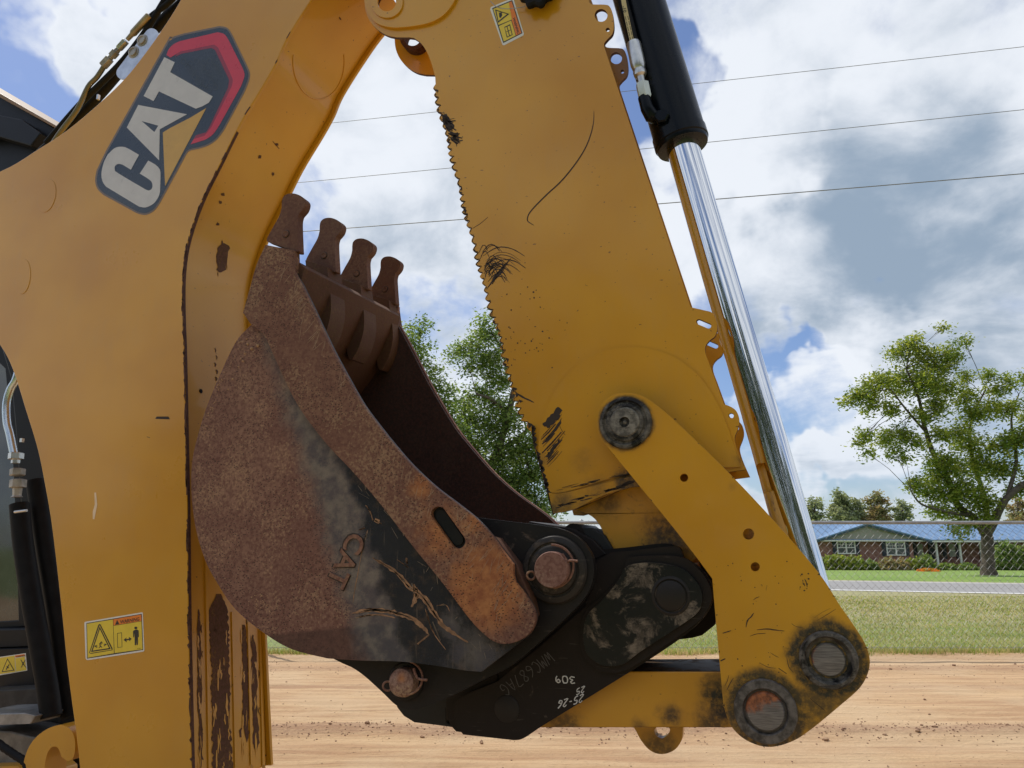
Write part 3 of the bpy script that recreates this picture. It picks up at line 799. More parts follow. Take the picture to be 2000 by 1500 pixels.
for (u, v, w, h, ms), lab in zip(far, farl):
    make_tree('distant_tree', lab, 92.0, [[(u, 1100, 0, .25), (u + 2, 1030, 0, .2), (u, v, 0, .1)], [(u + 1, 1030, 0, .1), (u - w * .5, v, .5, .05)], [(u + 1, 1030, 0, .1), (u + w * .5, v + 2, .5, .05)]],
              [(u - w * .6, v + 6, h * .5), (u, v - 4, h * .62), (u + w * .55, v + 3, h * .5), (u - w * .3, v + 22, h * .7), (u + w * .5, v + 22, h * .7), (u, v + 36, h), (u - w * .5, v + 40, h * .8), (u + w * .6, v + 40, h * .8)],
              .2, ms, 20 + int(u) % 17, group='trees far behind the brick house', dens=.22)

# ------------------------------------------------------------------ brick house
HD = 61.0
def H(u, v, d=0.0): return P(u, v, HD + d)
def hx(u): return H(u, 1060).dot(E1)
def hz(v, u=1800): return H(u, v).z
gz = -0.65
hax = (E1, E2, Vector((0, 0, 1)))
house = thing('brick_house', W(hx(1800), HD, gz), 'long single storey brick house with blue metal roof and front gable', 'house')
m_brick, t, b, co = mat('brick')
bt = t.new('ShaderNodeTexBrick'); t.l.new(t.mapping(co, rot=(rad(90), 0, -ALPHA)), bt.inputs[0])
bt.inputs['Color1'].default_value = (0.24, 0.085, 0.06, 1); bt.inputs['Color2'].default_value = (0.36, 0.15, 0.11, 1); bt.inputs['Mortar'].default_value = (0.30, 0.27, 0.24, 1)
bt.inputs['Scale'].default_value = 4.0
t.setin(b.inputs['Base Color'], t.mix(t.ss(t.noise(co, 2, 6), .3, .7, 0, .5), bt.outputs[0], (0.16, 0.07, 0.055))); b.inputs['Roughness'].default_value = .9
m_roof, t, b, co = mat('blue_metal_roof')
t.setin(b.inputs['Base Color'], t.mix(t.ss(t.noise(co, .8, 5), .3, .7), (0.15, 0.25, 0.41), (0.18, 0.29, 0.46))); b.inputs['Roughness'].default_value = .65; b.inputs['Specular IOR Level'].default_value = .25
m_siding, t, b, co = mat('grey_siding'); wv = t.new('ShaderNodeTexWave', wave_type='BANDS', bands_direction='Z'); t.l.new(co, wv.inputs[0]); wv.inputs['Scale'].default_value = 3.3
t.setin(b.inputs['Base Color'], t.mix(t.math('MULTIPLY', wv.outputs[1], .35), (0.36, 0.345, 0.30), (0.24, 0.23, 0.20))); b.inputs['Roughness'].default_value = .7
m_white = flat('white_trim', (0.78, 0.77, 0.74), 0.5)
m_shut = flat('dark_shutter', (0.02, 0.03, 0.045), 0.6)
m_glass = flat('house_glass', (0.05, 0.06, 0.07), 0.12, spec=.8)
m_dark = flat('dark_interior', (0.02, 0.02, 0.022), 0.8)
ez = hz(1055); rz = hz(1021.5) + .25
xl, xg0, xg1, xr = hx(1597), hx(1590), hx(1812), hx(2000) + 9
def hbox(name, x0, x1, z0, z1, y0, y1, m, par=house, bev=0): return boxw(name, W((x0 + x1) / 2, HD + (y0 + y1) / 2, (z0 + z1) / 2), (abs(x1 - x0), abs(y1 - y0), abs(z1 - z0)), m, par, hax, bev)
hbox('wall', xl, hx(1782), gz, ez, 0.0, 9.0, m_brick)
hbox('wall', hx(1782) + .01, xr, gz, ez, 2.0, 9.02, m_brick)
hbox('porch_slab', hx(1782) + .02, xr, gz - .1, gz + .15, 0.1, 1.98, flat('concrete', (0.4, 0.38, 0.35), .9))
# gable
def hprism(name, pts, y0, y1, m, par=house):
    n = len(pts); vs = [W(x, HD + y0, z) for x, z in pts] + [W(x, HD + y1, z) for x, z in pts]
    fs = [tuple(range(n)), tuple(range(2 * n - 1, n - 1, -1))] + [(i, i + n, (i + 1) % n + n, (i + 1) % n) for i in range(n)]
    me = bpy.data.meshes.new(name); me.from_pydata([tuple(v) for v in vs], [], fs)
    bm = bmesh.new(); bm.from_mesh(me); bmesh.ops.recalc_face_normals(bm, faces=bm.faces[:]); bm.to_mesh(me); bm.free()
    return link(name, me, m, par)
ax_, az_ = hx(1692), hz(1024)
hprism('gable_end', [(xg0 + .35, ez + .01), (xg1 - .55, ez + .01), (ax_, az_ - .12)], -.30, -.15, m_siding)
def slab(name, a, b_, th, y0, y1, m): return hprism(name, [a, b_, (b_[0], b_[1] + th), (a[0], a[1] + th)], y0, y1, m)
slab('gable_roof', (xg0 - .05, ez - .06), (ax_, az_ - .03), .10, -.55, 5.2, m_roof)
slab('gable_roof', (ax_ + .003, az_ - .03), (xg1 + .1, ez - .09), .10, -.55, 5.2, m_roof)
slab('bargeboard', (xg0 - .03, ez - .21), (ax_, az_ - .17), .14, -.50, -.46, flat('trim_blue', (0.05, 0.09, 0.13), .5))
slab('bargeboard', (ax_ + .003, az_ - .17), (xg1 + .08, ez - .22), .14, -.50, -.46, flat('trim_blue', (0.05, 0.09, 0.13), .5))
hbox('soffit', xg0 + .1, xg1 - .1, ez - .10, ez, -.45, -.001, m_white)
hbox('fascia', hx(1812), xr + .3, ez - .16, ez + .02, -.40, -.35, m_white)
# main roof, two slopes
def quad(name, pts, m, par=house, th=.06):
    n = 4; vs = [tuple(p) for p in pts] + [tuple(Vector(p) - Vector((0, 0, th))) for p in pts]
    fs = [(0, 1, 2, 3), (7, 6, 5, 4)] + [(i, i + 4, (i + 1) % 4 + 4, (i + 1) % 4) for i in range(4)]
    me = bpy.data.meshes.new(name); me.from_pydata(vs, [], fs); return link(name, me, m, par)
xr2 = xr + .4; xl2 = hx(1582) - .3
quad('roof', [W(xl2, HD - .4, ez + .03), W(xr2, HD - .4, ez + .03), W(xr2, HD + 4.6, rz), W(xl2, HD + 4.6, rz)], m_roof)
quad('roof', [W(xl2, HD + 4.603, rz), W(xr2, HD + 4.603, rz), W(xr2, HD + 9.6, ez), W(xl2, HD + 9.6, ez)], m_roof)
mb = MB()
k = 0
while xl2 + k * .6 < xr2:
    x = xl2 + k * .6; a = W(x, HD - .4, ez + .045); b2 = W(x, HD + 4.6, rz + .015); mb.tube([a, b2], .012, 4); k += 1
mb.build('roof_rib', m_roof, house, kind='stuff')
# windows
def window(u0, u1, v0, v1, y=-.02):
    x0, x1, z0, z1 = hx(u0), hx(u1), hz(v1), hz(v0)
    w = boxw('window', W((x0 + x1) / 2, HD + y - .03, (z0 + z1) / 2), (x1 - x0, .05, z1 - z0), m_glass, house, hax)
    mb = MB(); t_ = .09; cx = (x0 + x1) / 2; cz = (z0 + z1) / 2
    for (c, s) in [((cx, z0), (x1 - x0 + t_, t_)), ((cx, z1), (x1 - x0 + t_, t_)), ((x0, cz), (t_, z1 - z0 - t_)), ((x1, cz), (t_, z1 - z0 - t_)), ((cx, cz), (t_ * 1.3, z1 - z0 - t_)), (((x0 + cx) / 2, cz), ((x1 - x0) / 2 - t_, t_ * .7)), (((x1 + cx) / 2, cz), ((x1 - x0) / 2 - t_, t_ * .7))]:
        mb.box(W(c[0], HD + y - .07, c[1]), (s[0], .05, s[1]), hax)
    mb.build('window_frame', m_white, w)
    mb = MB()
    for sx in (0, 1):
        a = x0 + t_ if sx == 0 else cx + t_; e = cx - t_ if sx == 0 else x1 - t_
        for j in (1, 2): mb.box(W(a + (e - a) * j / 3, HD + y - .062, (cz + z1) / 2), (.025, .012, (z1 - z0) / 2 - t_ * 1.2), hax)
        mb.box(W((a + e) / 2, HD + y - .065, (cz + z1) / 2), (e - a, .012, .025), hax)
    mb.build('glazing_bar', m_white, w)
window(1634, 1668, 1058, 1081); window(1730, 1765, 1059, 1084)
for u0, u1, v0, v1 in [(1625, 1633, 1057, 1084), (1669.5, 1677, 1057, 1084), (1721, 1729, 1058, 1086), (1766.5, 1774, 1058, 1086)]:
    hbox('shutter', hx(u0), hx(u1), hz(v1), hz(v0), -.06, -.001, m_shut)
# porch: recess with dark shutters, door, pale windows, posts
for u0, u1 in [(1792, 1800), (1806, 1814), (1838, 1850), (1866, 1874), (1893, 1903), (1940, 1950), (1972, 1980)]:
    hbox('shutter', hx(u0), hx(u1), hz(1092), hz(1059), 1.93, 1.99, m_shut)
for u0, u1 in [(1815, 1826), (1879, 1891), (1952, 1970)]:
    w = hbox('window', hx(u0), hx(u1), hz(1088), hz(1062), 1.90, 1.98, flat('pale_blind', (0.38, 0.38, 0.35), .5))
    mb = MB(); mb.box(W((hx(u0) + hx(u1)) / 2, HD + 1.88, hz(1075)), (hx(u1) - hx(u0), .03, .07), hax); mb.build('window_frame', m_white, w)
dr = hbox('door', hx(1852), hx(1864), gz + .16, hz(1061), 1.9, 1.98, flat('door_brown', (0.10, 0.045, 0.035), .5))
lathe('door_handle', W(hx(1863), HD + 1.86, gz + 1.1), [(.03, 0), (.04, .02), (.03, .04)], m_steel, dr, n=10, axis=E2)
for u in (1829, 1875, 1916, 1962, 2008):
    hbox('porch_post', hx(u) - .07, hx(u) + .07, gz + .152, ez - .165, .05, .19, m_white)
hbox('porch_ceiling', hx(1782) + .02, xr, ez - .06, ez - .01, -.3, 1.98, m_white)
hbox('wall_corner', hx(1592), hx(1597) - .002, gz, ez - .11, -.02, 1.5, flat('sunlit_brick', (0.42, 0.28, 0.22), .9))  # paler brick colour stands in for sunlight on the end wall

# shrubs in front of the house
def shrub(name, label, u, v, w, h, mats, seed, D=HD - 3.0, group='shrubs along the front of the brick house', leaf=.11, cat='shrub'):
    c = P(u, v, D); z0 = terr(c.x, c.y); r = np.random.RandomState(seed); pxm = D / F
    root = thing(name, (c.x, c.y, z0), label, cat, group)
    n = int(500 + w * h * 3); q = r.randn(n, 3); q /= np.linalg.norm(q, axis=1)[:, None]
    lump = 1 + .22 * np.sin(q[:, 0] * 7 + seed) * np.sin(q[:, 2] * 6 + seed * 2) + .12 * r.randn(n)
    q = q * (r.rand(n)[:, None] ** .35) * lump[:, None]
    q[:, 2] = np.abs(q[:, 2])
    C = np.array(W(0, 0)) + np.array([c.x, c.y, z0]) + np.outer(q[:, 0] * w * pxm / 2, np.array(E1)) + np.outer(q[:, 1] * .7, np.array(E2)) + np.outer(q[:, 2] * h * pxm, np.array([0, 0, 1]))
    a1 = r.randn(n, 3); a1 /= np.linalg.norm(a1, axis=1)[:, None]; a2 = np.cross(a1, r.randn(n, 3)); a2 /= np.linalg.norm(a2, axis=1)[:, None]
    ls = leaf * (.6 + .8 * r.rand(n))[:, None]; V = np.zeros((n, 4, 3)); V[:, 0] = C - a1 * ls; V[:, 1] = C + a2 * ls * .5; V[:, 2] = C + a1 * ls; V[:, 3] = C - a2 * ls * .5
    me = bpy.data.meshes.new('foliage'); me.vertices.add(4 * n); me.vertices.foreach_set('co', V.reshape(-1)); me.loops.add(4 * n); me.loops.foreach_set('vertex_index', np.arange(4 * n))
    me.polygons.add(n); me.polygons.foreach_set('loop_start', np.arange(0, 4 * n, 4)); me.polygons.foreach_set('loop_total', np.full(n, 4)); me.polygons.foreach_set('material_index', r.randint(0, len(mats), n)); me.update(calc_edges=True)
    link('foliage', me, mats, root)
    mb = MB()
    for k in range(5): mb.tube([c.xy.to_3d() + Vector((0, 0, z0 - .05)), Vector((c.x, c.y, z0)) + E1 * random.uniform(-.3, .3) * w * pxm + Vector((0, 0, h * pxm * .7))], [.03, .01], 4)
    mb.build('stem', m_bark, root)
SB = [(1612, 30, 24, lfA, 'bright green shrub at the left corner of the house'), (1640, 38, 26, lfA, 'green shrub below the left front window'), (1672, 36, 24, lfA, 'light green shrub right of the left window'), (1700, 26, 17, lfB, 'low dark shrub between the two front windows'),
      (1735, 34, 20, lfD, 'reddish purple shrub below the second front window'), (1760, 26, 18, lfD, 'small brownish shrub under the second window, right side'), (1782, 28, 20, lfA, 'yellow green shrub left of the porch'), (1808, 34, 26, lfB, 'rounded green shrub beside the first porch post'),
      (1850, 34, 12, lfB, 'low clipped shrub at the middle of the porch'), (1890, 34, 12, lfB, 'low clipped shrub just left of the big tree trunk'), (1975, 62, 46, lfB, 'tall dark green shrub right of the big tree trunk'), (2010, 50, 40, lfB, 'dark green shrub at the right edge of the picture')]
for i, (u, w, h, ms, lab) in enumerate(SB): shrub('garden_shrub', lab, u, 1108, w, h, ms, 40 + i)
fl_o = leafmat('petal_orange', (0.85, 0.22, 0.02)); shrub('flower_clump', 'low clump of orange flowers on the lawn beside the porch shrubs', 1812, 1112, 34, 5, [fl_o, fl_o, lfA[2]], 60, D=HD - 8, group=None, leaf=.09, cat='flowers')

# wood added behind the camera, unseen, to darken reflections and front light
def back_wood():
    r = np.random.RandomState(9); n = 46000
    e1 = r.uniform(-70, 70, n); hh = 13.0 + 2.6 * np.sin(e1 * .21) + 1.6 * np.sin(e1 * .83 + 1); z = hh * r.rand(n) ** .75
    e2 = -31 + r.randn(n) * 2.2
    C = np.outer(e1, np.array(E1)) + np.outer(e2, np.array(E2)) + np.outer(z, np.array([0, 0, 1.]))
    a1 = r.randn(n, 3); a1 /= np.linalg.norm(a1, axis=1)[:, None]; a2 = np.cross(a1, r.randn(n, 3)); a2 /= np.linalg.norm(a2, axis=1)[:, None]
    ls = (.35 * (.6 + .8 * r.rand(n)))[:, None]; V = np.zeros((n, 4, 3)); V[:, 0] = C - a1 * ls; V[:, 1] = C + a2 * ls * .6; V[:, 2] = C + a1 * ls; V[:, 3] = C - a2 * ls * .6
    me = bpy.data.meshes.new('added_wood'); me.vertices.add(4 * n); me.vertices.foreach_set('co', V.reshape(-1)); me.loops.add(4 * n); me.loops.foreach_set('vertex_index', np.arange(4 * n))
    me.polygons.add(n); me.polygons.foreach_set('loop_start', np.arange(0, 4 * n, 4)); me.polygons.foreach_set('loop_total', np.full(n, 4)); me.update(calc_edges=True)
    o = link('added_wood', me, leafmat('leaf_wood', (0.06, 0.085, 0.03))); o['kind'] = 'stuff'; o['label'] = 'unseen dark wood added behind the camera to darken reflections'; o['category'] = 'wood'
back_wood()

# ------------------------------------------------------------------ THE MACHINE: backhoe loader (only its rear linkage and cab edge are in view)
loader = thing('backhoe_loader', (M(250, 1070, YC).x, YC, 0), 'yellow backhoe loader with folded boom, serrated arm and rusty digging bucket', 'backhoe loader')

# ---- boom
BY0, BY1 = 1.87, 2.23
redge = [(700, -110), (650, -60), (607, 0), (560, 75), (540, 120), (515, 165), (470, 240), (430, 320), (400, 380), (380, 430), (365, 482), (358, 535), (357, 600), (360, 700), (363, 850), (366, 1000), (368, 1200), (372, 1400), (376, 1560)]
ledge = [(162, 1560), (150, 1445), (140, 1370), (130, 1290), (121, 1200), (110, 1100), (100, 1020), (90, 960), (74, 880), (50, 800), (25, 722), (0, 674), (-50, 610), (-140, 560)]
tedge = [(-140, 385), (0, 335), (75, 291), (130, 255), (190, 205), (245, 152), (290, 95), (325, 45), (350, 5), (385, -60), (440, -140)]
boom_out = shape(redge, ledge, tedge)
rs = [cr(redge, 5)]
m_boom = yellow('boom_yellow', speck=-.02)
m_web = yellow('boom_web_yellow', speck=0.02, gloss=.4)
boom = prism('boom', boom_out, BY0, BY0 + .012, [m_boom, m_darkrust], loader, bev=.0022, side_mat=0)
inner = shape([(u - 9, v) for u, v in redge], [(u + 6, v) for u, v in ledge], [(u, v + 5) for u, v in tedge])
prism('boom_web', inner, BY0 + .0125, BY1 - .0125, m_web, boom, ref=BY0, bev=.003)
prism('boom_far_plate', boom_out, BY1 - .012, BY1, m_boom, boom, ref=BY0, bev=.002)
fb = lambda u, v, e=.0006: M(u, v, BY0 - e)
# pressed ovals of the face
for (u, v, w, h, tl) in [(91, 382, 17, 33, 12), (45, 540, 14, 34, 5)]:
    pts = [(u + math.cos(a) * w * math.cos(rad(tl)) - math.sin(a) * h * math.sin(rad(tl)), v + math.sin(a) * h * math.cos(rad(tl)) + math.cos(a) * w * math.sin(rad(tl))) for a in np.linspace(0, 2 * math.pi, 32, endpoint=False)]
    prism('pressed_boss', pts, BY0 - .0016, BY0 - .0001, m_boom, boom, bev=.0013)
# underside helper: intersect a pixel with the web surface
web_edge = cr([(u - 9, v) for u, v in redge], 8)
web_w = [M(u_, v_, BY0) for u_, v_ in web_edge]
def under(u, v, e=.0008):
    """where the pixel's ray meets the web face (profile x swept along y)"""
    d = ray(u, v); best = None
    for i in range(len(web_w) - 1):
        a, b_ = web_w[i], web_w[i + 1]
        ex, ez_ = b_.x - a.x, b_.z - a.z
        # O.x + t d.x = a.x + k ex ; O.z + t d.z = a.z + k ez
        det = d.x * (-ez_) + ex * d.z
        if abs(det) < 1e-12: continue
        rx, rz_ = a.x - O.x, a.z - O.z
        t_ = (rx * (-ez_) + ex * rz_) / det; k = (d.x * rz_ - d.z * rx) / det
        y = t_ * d.y
        if -0.02 <= k <= 1.02 and t_ > 0:
            sc_ = 0 if BY0 <= y <= BY1 else min(abs(y - BY0), abs(y - BY1))
            if best is None or sc_ < best[0]: best = (sc_, Vector((a.x + k * ex, y, a.z + k * ez_)))
    p = best[1].copy() if best else M(u, v, BY0 + .1)
    p.y = min(max(p.y, BY0 + .013), BY1 - .013); p.x += e
    return p
def inside(pt, poly):
    x, y = pt; c = False; n = len(poly)
    for i in range(n):
        x1, y1 = poly[i]; x2, y2 = poly[i - 1]
        if (y1 > y) != (y2 > y) and x < (x2 - x1) * (y - y1) / (y2 - y1) + x1: c = not c
    return c
def off2(poly, d):
    cx_ = sum(p[0] for p in poly) / len(poly); cy_ = sum(p[1] for p in poly) / len(poly); out = []
    for i, (x, y) in enumerate(poly):
        p0, p1 = poly[i - 1], poly[(i + 1) % len(poly)]; dx, dy = p1[0] - p0[0], p1[1] - p0[1]; l = math.hypot(dx, dy) + 1e-6
        a = (x + dy / l * d, y - dx / l * d); b_ = (x - dy / l * d, y + dx / l * d); out.append(a if inside(a, poly) else b_)
    return out
def clipd(pts, poly):
    """keep the leading run of points that lie on the plate"""
    out = []
    for p in pts:
        if inside(p, poly): out.append(p)
        elif out: break
    return out
def jag(pts, k=3, a=2.0):
    out = []
    for i in range(len(pts)):
        p = pts[i]; q = pts[(i + 1) % len(pts)]; L = math.hypot(q[0] - p[0], q[1] - p[1]); n = max(1, int(L / k))
        for j in range(n):
            s = j / n; out.append((p[0] + (q[0] - p[0]) * s + random.uniform(-a, a), p[1] + (q[1] - p[1]) * s + random.uniform(-a, a)))
    return out
m_stripe = rustmat('stripe_rust', mid=(.085, .040, .018), tan=(.20, .105, .025), pits=False)
# rust patches on the underside
mb = MB()
fu = lambda u, v: under(u, v, .0012)
def stripe(mb, fn, u0, u1, v0, v1, m=0, du=0, step=5, a=2.2):
    n = max(2, int((v1 - v0) / step)); L = []; Rr = []; wl = wr = 0
    for i in range(n + 1):
        v = v0 + (v1 - v0) * i / n; sl = du * i / n; wl = wl * .8 + random.uniform(-a, a) * .7; wr = wr * .8 + random.uniform(-a, a) * .7
        tp = min(1, 9 * min(i, n - i) / n + .25) * random.uniform(.86, 1.08)
        c = (u0 + u1) / 2; L.append((c + (u0 - c) * tp + sl + wl, v)); Rr.append((c + (u1 - c) * tp + sl + wr, v))
    vs = [fn(*p) for p in L] + [fn(*p) for p in Rr]; k = n + 1
    mb.add(vs, [(i, i + 1, k + i + 1, k + i) for i in range(n)], m)
stripe(mb, fu, 408, 446, 1160, 1530, du=8)
stripe(mb, fu, 384, 391, 1190, 1500, du=4, a=1.4)
stripe(mb, fu, 470, 481, 1220, 1450, du=6, a=2)
stripe(mb, fu, 489, 499, 1240, 1470, du=6, a=2)
stripe(mb, fu, 424, 447, 475, 532, du=-2, a=4)
for (u, v, h) in [(424, 500, 50), (441, 480, 58), (432, 470, 60)]: stripe(mb, fu, u, u + 3, v, v + h * .8, a=1.2)
for (u, v, r) in [(435, 380, 4), (430, 395, 3.5), (425, 437, 3), (540, 282, 3.5), (507, 306, 4), (533, 340, 3.5)]: mb.poly(fu, jag(circ(u, v, r, 8), 3, 1.2))
for k in range(9): v = 680 + k * 14; x_ = 420 + random.uniform(-3, 3); mb.ribbon(fu, [(x_, v), (x_ + 2, v + 4), (x_ + 1, v + 8)], 2 + k * .4, jag=.3)
for k in range(26):
    u = random.choice([392, 420, 455, 474, 486, 508, 515]) + random.uniform(-4, 4); v = random.uniform(1200, 1480); mb.ribbon(fu, [(u, v), (u + random.uniform(-3, 3), v + random.uniform(4, 9)), (u + random.uniform(-4, 4), v + random.uniform(10, 22))], random.uniform(1.5, 3.5), jag=.6)
mb.ribbon(fu, [(532, 276), (538, 283), (545, 291)], 1.5)
fy = lambda u, v: under(u, v, .0018); my = MB()
for k in range(46):
    u = random.choice([random.uniform(409, 448), random.uniform(409, 448), random.uniform(470, 481), random.uniform(489, 501), random.uniform(384, 391)]); v = random.uniform(1230, 1490); L = random.uniform(8, 46)
    my.ribbon(fy, [(u + random.uniform(-1, 1) + j * .1, v + L * j / 5) for j in range(6)], random.uniform(.8, 3.2), jag=.6)
my.build('paint_flake', m_web, boom, kind='stuff')
mb.build('rust_patch', m_stripe, boom, kind='stuff')
# wear strips running down the underside
for (u0, u1, v0) in [(399, 404, 1080), (451, 456, 1195), (482, 486, 1215), (505, 510, 1225)]:
    mb = MB(); n = 14; A = []
    for i in range(n + 1):
        v = v0 + (1540 - v0) * i / n; d = 7 * i / n
        A.append([under(u0 + d, v, .0005), under(u0 + d, v, .004), under(u1 + d, v, .004), under(u1 + d, v, .0005)])
    for i in range(n):
        for j in range(3): mb.add([A[i][j], A[i][j + 1], A[i + 1][j + 1], A[i + 1][j]], [(0, 1, 2, 3)])
    mb.build('wear_strip', m_web, boom)
p = under(392, 764, 0); lathe('plug', p, [(.0001, .003), (.006, .003), (.0075, .0015), (.0075, 0)][::-1], m_rubber, boom, n=14, axis=Vector((1, 0, 0)))
lathe('plug', under(664, 36, 0), [(.006, .0), (.006, .002), (.0001, .002)], m_darkrust, boom, n=14, axis=Vector((1, 0, .3)))
# big circular weld on the underside
mb = MB(); ringp = []
for a in np.linspace(rad(-10), rad(190), 40):
    ringp.append(fu(622 + 50 * math.cos(a) , 120 + 74 * math.sin(a)))
mb.tube(ringp, .0022, 5); mb.build('weld_seam', m_web, boom)
# chipped edge of the near plate
mb = MB(); fe = lambda u, v: M(u, v, BY0 - .0006)
ed = cr(redge, 10)
for i in range(0, len(ed) - 3, 1):
    u, v = ed[i]
    if v < 300: pr = .07
    elif v < 620: pr = .45
    else: pr = .3
    if random.random() < pr:
        w = random.uniform(1.4, 4); mb.ribbon(fe, [(ed[i + j][0] - w * .3 * random.random(), ed[i + j][1]) for j in range(3)], w, jag=.7)
for k in range(80):
    v = random.uniform(420, 1500); u = np.interp(v, [p[1] for p in ed], [p[0] for p in ed]); w = random.uniform(1, 3.6)
    mb.poly(fe, jag([(u - w, v), (u + .5, v - 3), (u + .5, v + random.uniform(4, 22)), (u - w * .4, v + 5)], 4, .8))
mb.build('edge_chip', m_darkrust, boom, kind='stuff')
# dark bare edge (plate thickness)
mb = MB()
for i in range(len(ed) - 1):
    if ed[i][1] < 250: continue
    a, b_ = M(*ed[i], BY0), M(*ed[i + 1], BY0)
    q = [Vector((a.x + .0009, BY0 + .001, a.z)), Vector((b_.x + .0009, BY0 + .001, b_.z)), Vector((b_.x + .0009, BY0 + .0122, b_.z)), Vector((a.x + .0009, BY0 + .0122, a.z))]
    mb.add(q, [(0, 1, 2, 3)])
mb.build('bare_edge', m_darkrust, boom)
mb = MB(); mb.poly(fb, [(303, 818), (306, 813.5), (329, 813.5), (332, 819)]); mb.ribbon(fb, [(287, 853), (293, 855)], 1.2)
mb.build('scratch', m_scuff, boom, kind='stuff')
mb = MB(); mb.ribbon(fb, [(186, 962), (187, 985), (184, 1000), (183, 1014)], 5, jag=.3); mb.build('paint_scrape', flat('pale_scrape', (.8, .62, .42), .6), boom)

# ---- logo decal on the boom
m_dec_navy = flat('decal_navy', (0.022, 0.034, 0.05), 0.28, coat=.4)
m_dec_edge = flat('decal_edge', (0.20, 0.15, 0.12), 0.35)
m_dec_white = flat('decal_silver', (0.60, 0.58, 0.58), 0.3, coat=.3)
m_dec_red = flat('decal_red', (0.62, 0.025, 0.05), 0.3, coat=.4)
m_dec_dred = flat('decal_dark_red', (0.30, 0.012, 0.03), 0.3, coat=.4)
m_dec_yel = flat('decal_gold', (0.62, 0.36, 0.06), 0.3, coat=.3)
m_dec_hex = flat('decal_hex', (0.055, 0.068, 0.08), 0.3)
z1 = lambda e: (lambda x, y: M(x / 3.3333, y / 3.3333, BY0 - e))
mb = MB()
badge = shape([(1100, 270), (1135, 248), (1200, 228)], [(1200, 228), (1430, 180)], [(1430, 180), (1475, 192), (1502, 230)], [(1502, 230), (1600, 435)], [(1600, 435), (1616, 478), (1610, 525), (1580, 600)], [(1580, 600), (1450, 840)],
              [(1450, 840), (1405, 900), (1350, 938), (1290, 958)], [(1290, 958), (1235, 970), (1210, 988)], [(1210, 988), (1030, 1320)], [(1030, 1320), (995, 1365), (945, 1388), (895, 1378)], [(895, 1378), (680, 1260)],
              [(680, 1260), (643, 1222), (630, 1170), (640, 1110)], [(640, 1110), (700, 985)], [(700, 985), (1080, 305), (1100, 270)])
cx, cy = 1130, 790
big = []
for i, (x, y) in enumerate(badge):
    p0, p1 = badge[i - 1], badge[(i + 1) % len(badge)]; d = (p1[0] - p0[0], p1[1] - p0[1]); L = math.hypot(*d) + 1e-6; nx_, ny_ = d[1] / L, -d[0] / L; big.append((x + nx_ * 11, y + ny_ * 11))
mb.poly(z1(.0006), big, 1); mb.poly(z1(.0010), badge, 0)
mb.poly(z1(.0014), shape([(1083, 358), (1100, 318), (1130, 288), (1170, 268)], [(1170, 268), (1415, 210)], [(1415, 210), (1460, 222), (1488, 260)], [(1488, 260), (1578, 440)], [(1578, 440), (1592, 490), (1570, 560)], [(1570, 560), (1430, 812)], [(1430, 812), (1385, 876), (1335, 910)], [(1335, 910), (1240, 940)],
                         [(1240, 940), (1262, 905)], [(1262, 905), (1330, 885)], [(1330, 885), (1375, 830)], [(1375, 830), (1510, 560)], [(1510, 560), (1515, 520), (1500, 480)], [(1500, 480), (1420, 310)], [(1420, 310), (1395, 290)], [(1395, 290), (1175, 335)], [(1175, 335), (1110, 375)]), 3)
mb.poly(z1(.0012), [(1140, 370), (1175, 318), (1400, 278), (1430, 300), (1520, 500), (1525, 560), (1390, 830), (1345, 880), (1255, 915), (1275, 880), (1340, 862), (1362, 830), (1485, 570), (1492, 520), (1400, 325), (1375, 312), (1180, 350)], 4)
for i in range(6):
    for j in range(7):
        hxx = 1195 + j * 46 * .92 + (i % 2) * 2 + i * 24; hyy = 400 + i * 34 - j * 3 + (14 if j % 2 else 0) + j * 2
        if hxx > 1440 or (hxx - 1195) + (hyy - 380) * .2 < 0: continue
        o6 = [(hxx + 20 * math.cos(rad(60 * k)), hyy + 20 * math.sin(rad(60 * k))) for k in range(6)]; i6 = [(hxx + 15 * math.cos(rad(60 * k)), hyy + 15 * math.sin(rad(60 * k))) for k in range(6)]
        mb.poly(z1(.0013), o6, 6, [i6])
mb.poly(z1(.0018), [(1070, 372), (1138, 405), (1108, 470), (1385, 628), (1360, 668), (1318, 692), (1275, 708), (1035, 595), (1000, 658), (935, 625)], 2)
mb.poly(z1(.0018), [(900, 683), (1218, 744), (1040, 842), (1036, 1044), (825, 830)], 2, [[(922, 788), (1030, 818), (1005, 860)]])
mb.poly(z1(.0018), shape([(905, 1008), (830, 965), (790, 955), (745, 965), (700, 1008)], [(700, 1008), (675, 1060), (660, 1130), (668, 1182), (690, 1215)], [(690, 1215), (905, 1345)], [(905, 1345), (950, 1350), (1000, 1325), (1030, 1285), (1042, 1250)], [(1042, 1250), (1045, 1130), (1035, 1095), (1010, 1070)], [(1010, 1070), (965, 1045)], [(965, 1045), (910, 1130)],
                         [(910, 1130), (975, 1172), (992, 1200), (988, 1228), (968, 1240), (945, 1232)], [(945, 1232), (770, 1128), (748, 1105), (750, 1080), (772, 1067), (800, 1073)], [(800, 1073), (852, 1105)]), 2)
mb.poly(z1(.0018), [(1343, 703), (1240, 765), (1110, 832), (1060, 862), (1068, 1060), (1075, 1212)], 5)
mb.build('logo_decal', [m_dec_navy, m_dec_edge, m_dec_white, m_dec_red, m_dec_dred, m_dec_yel, m_dec_hex], boom)

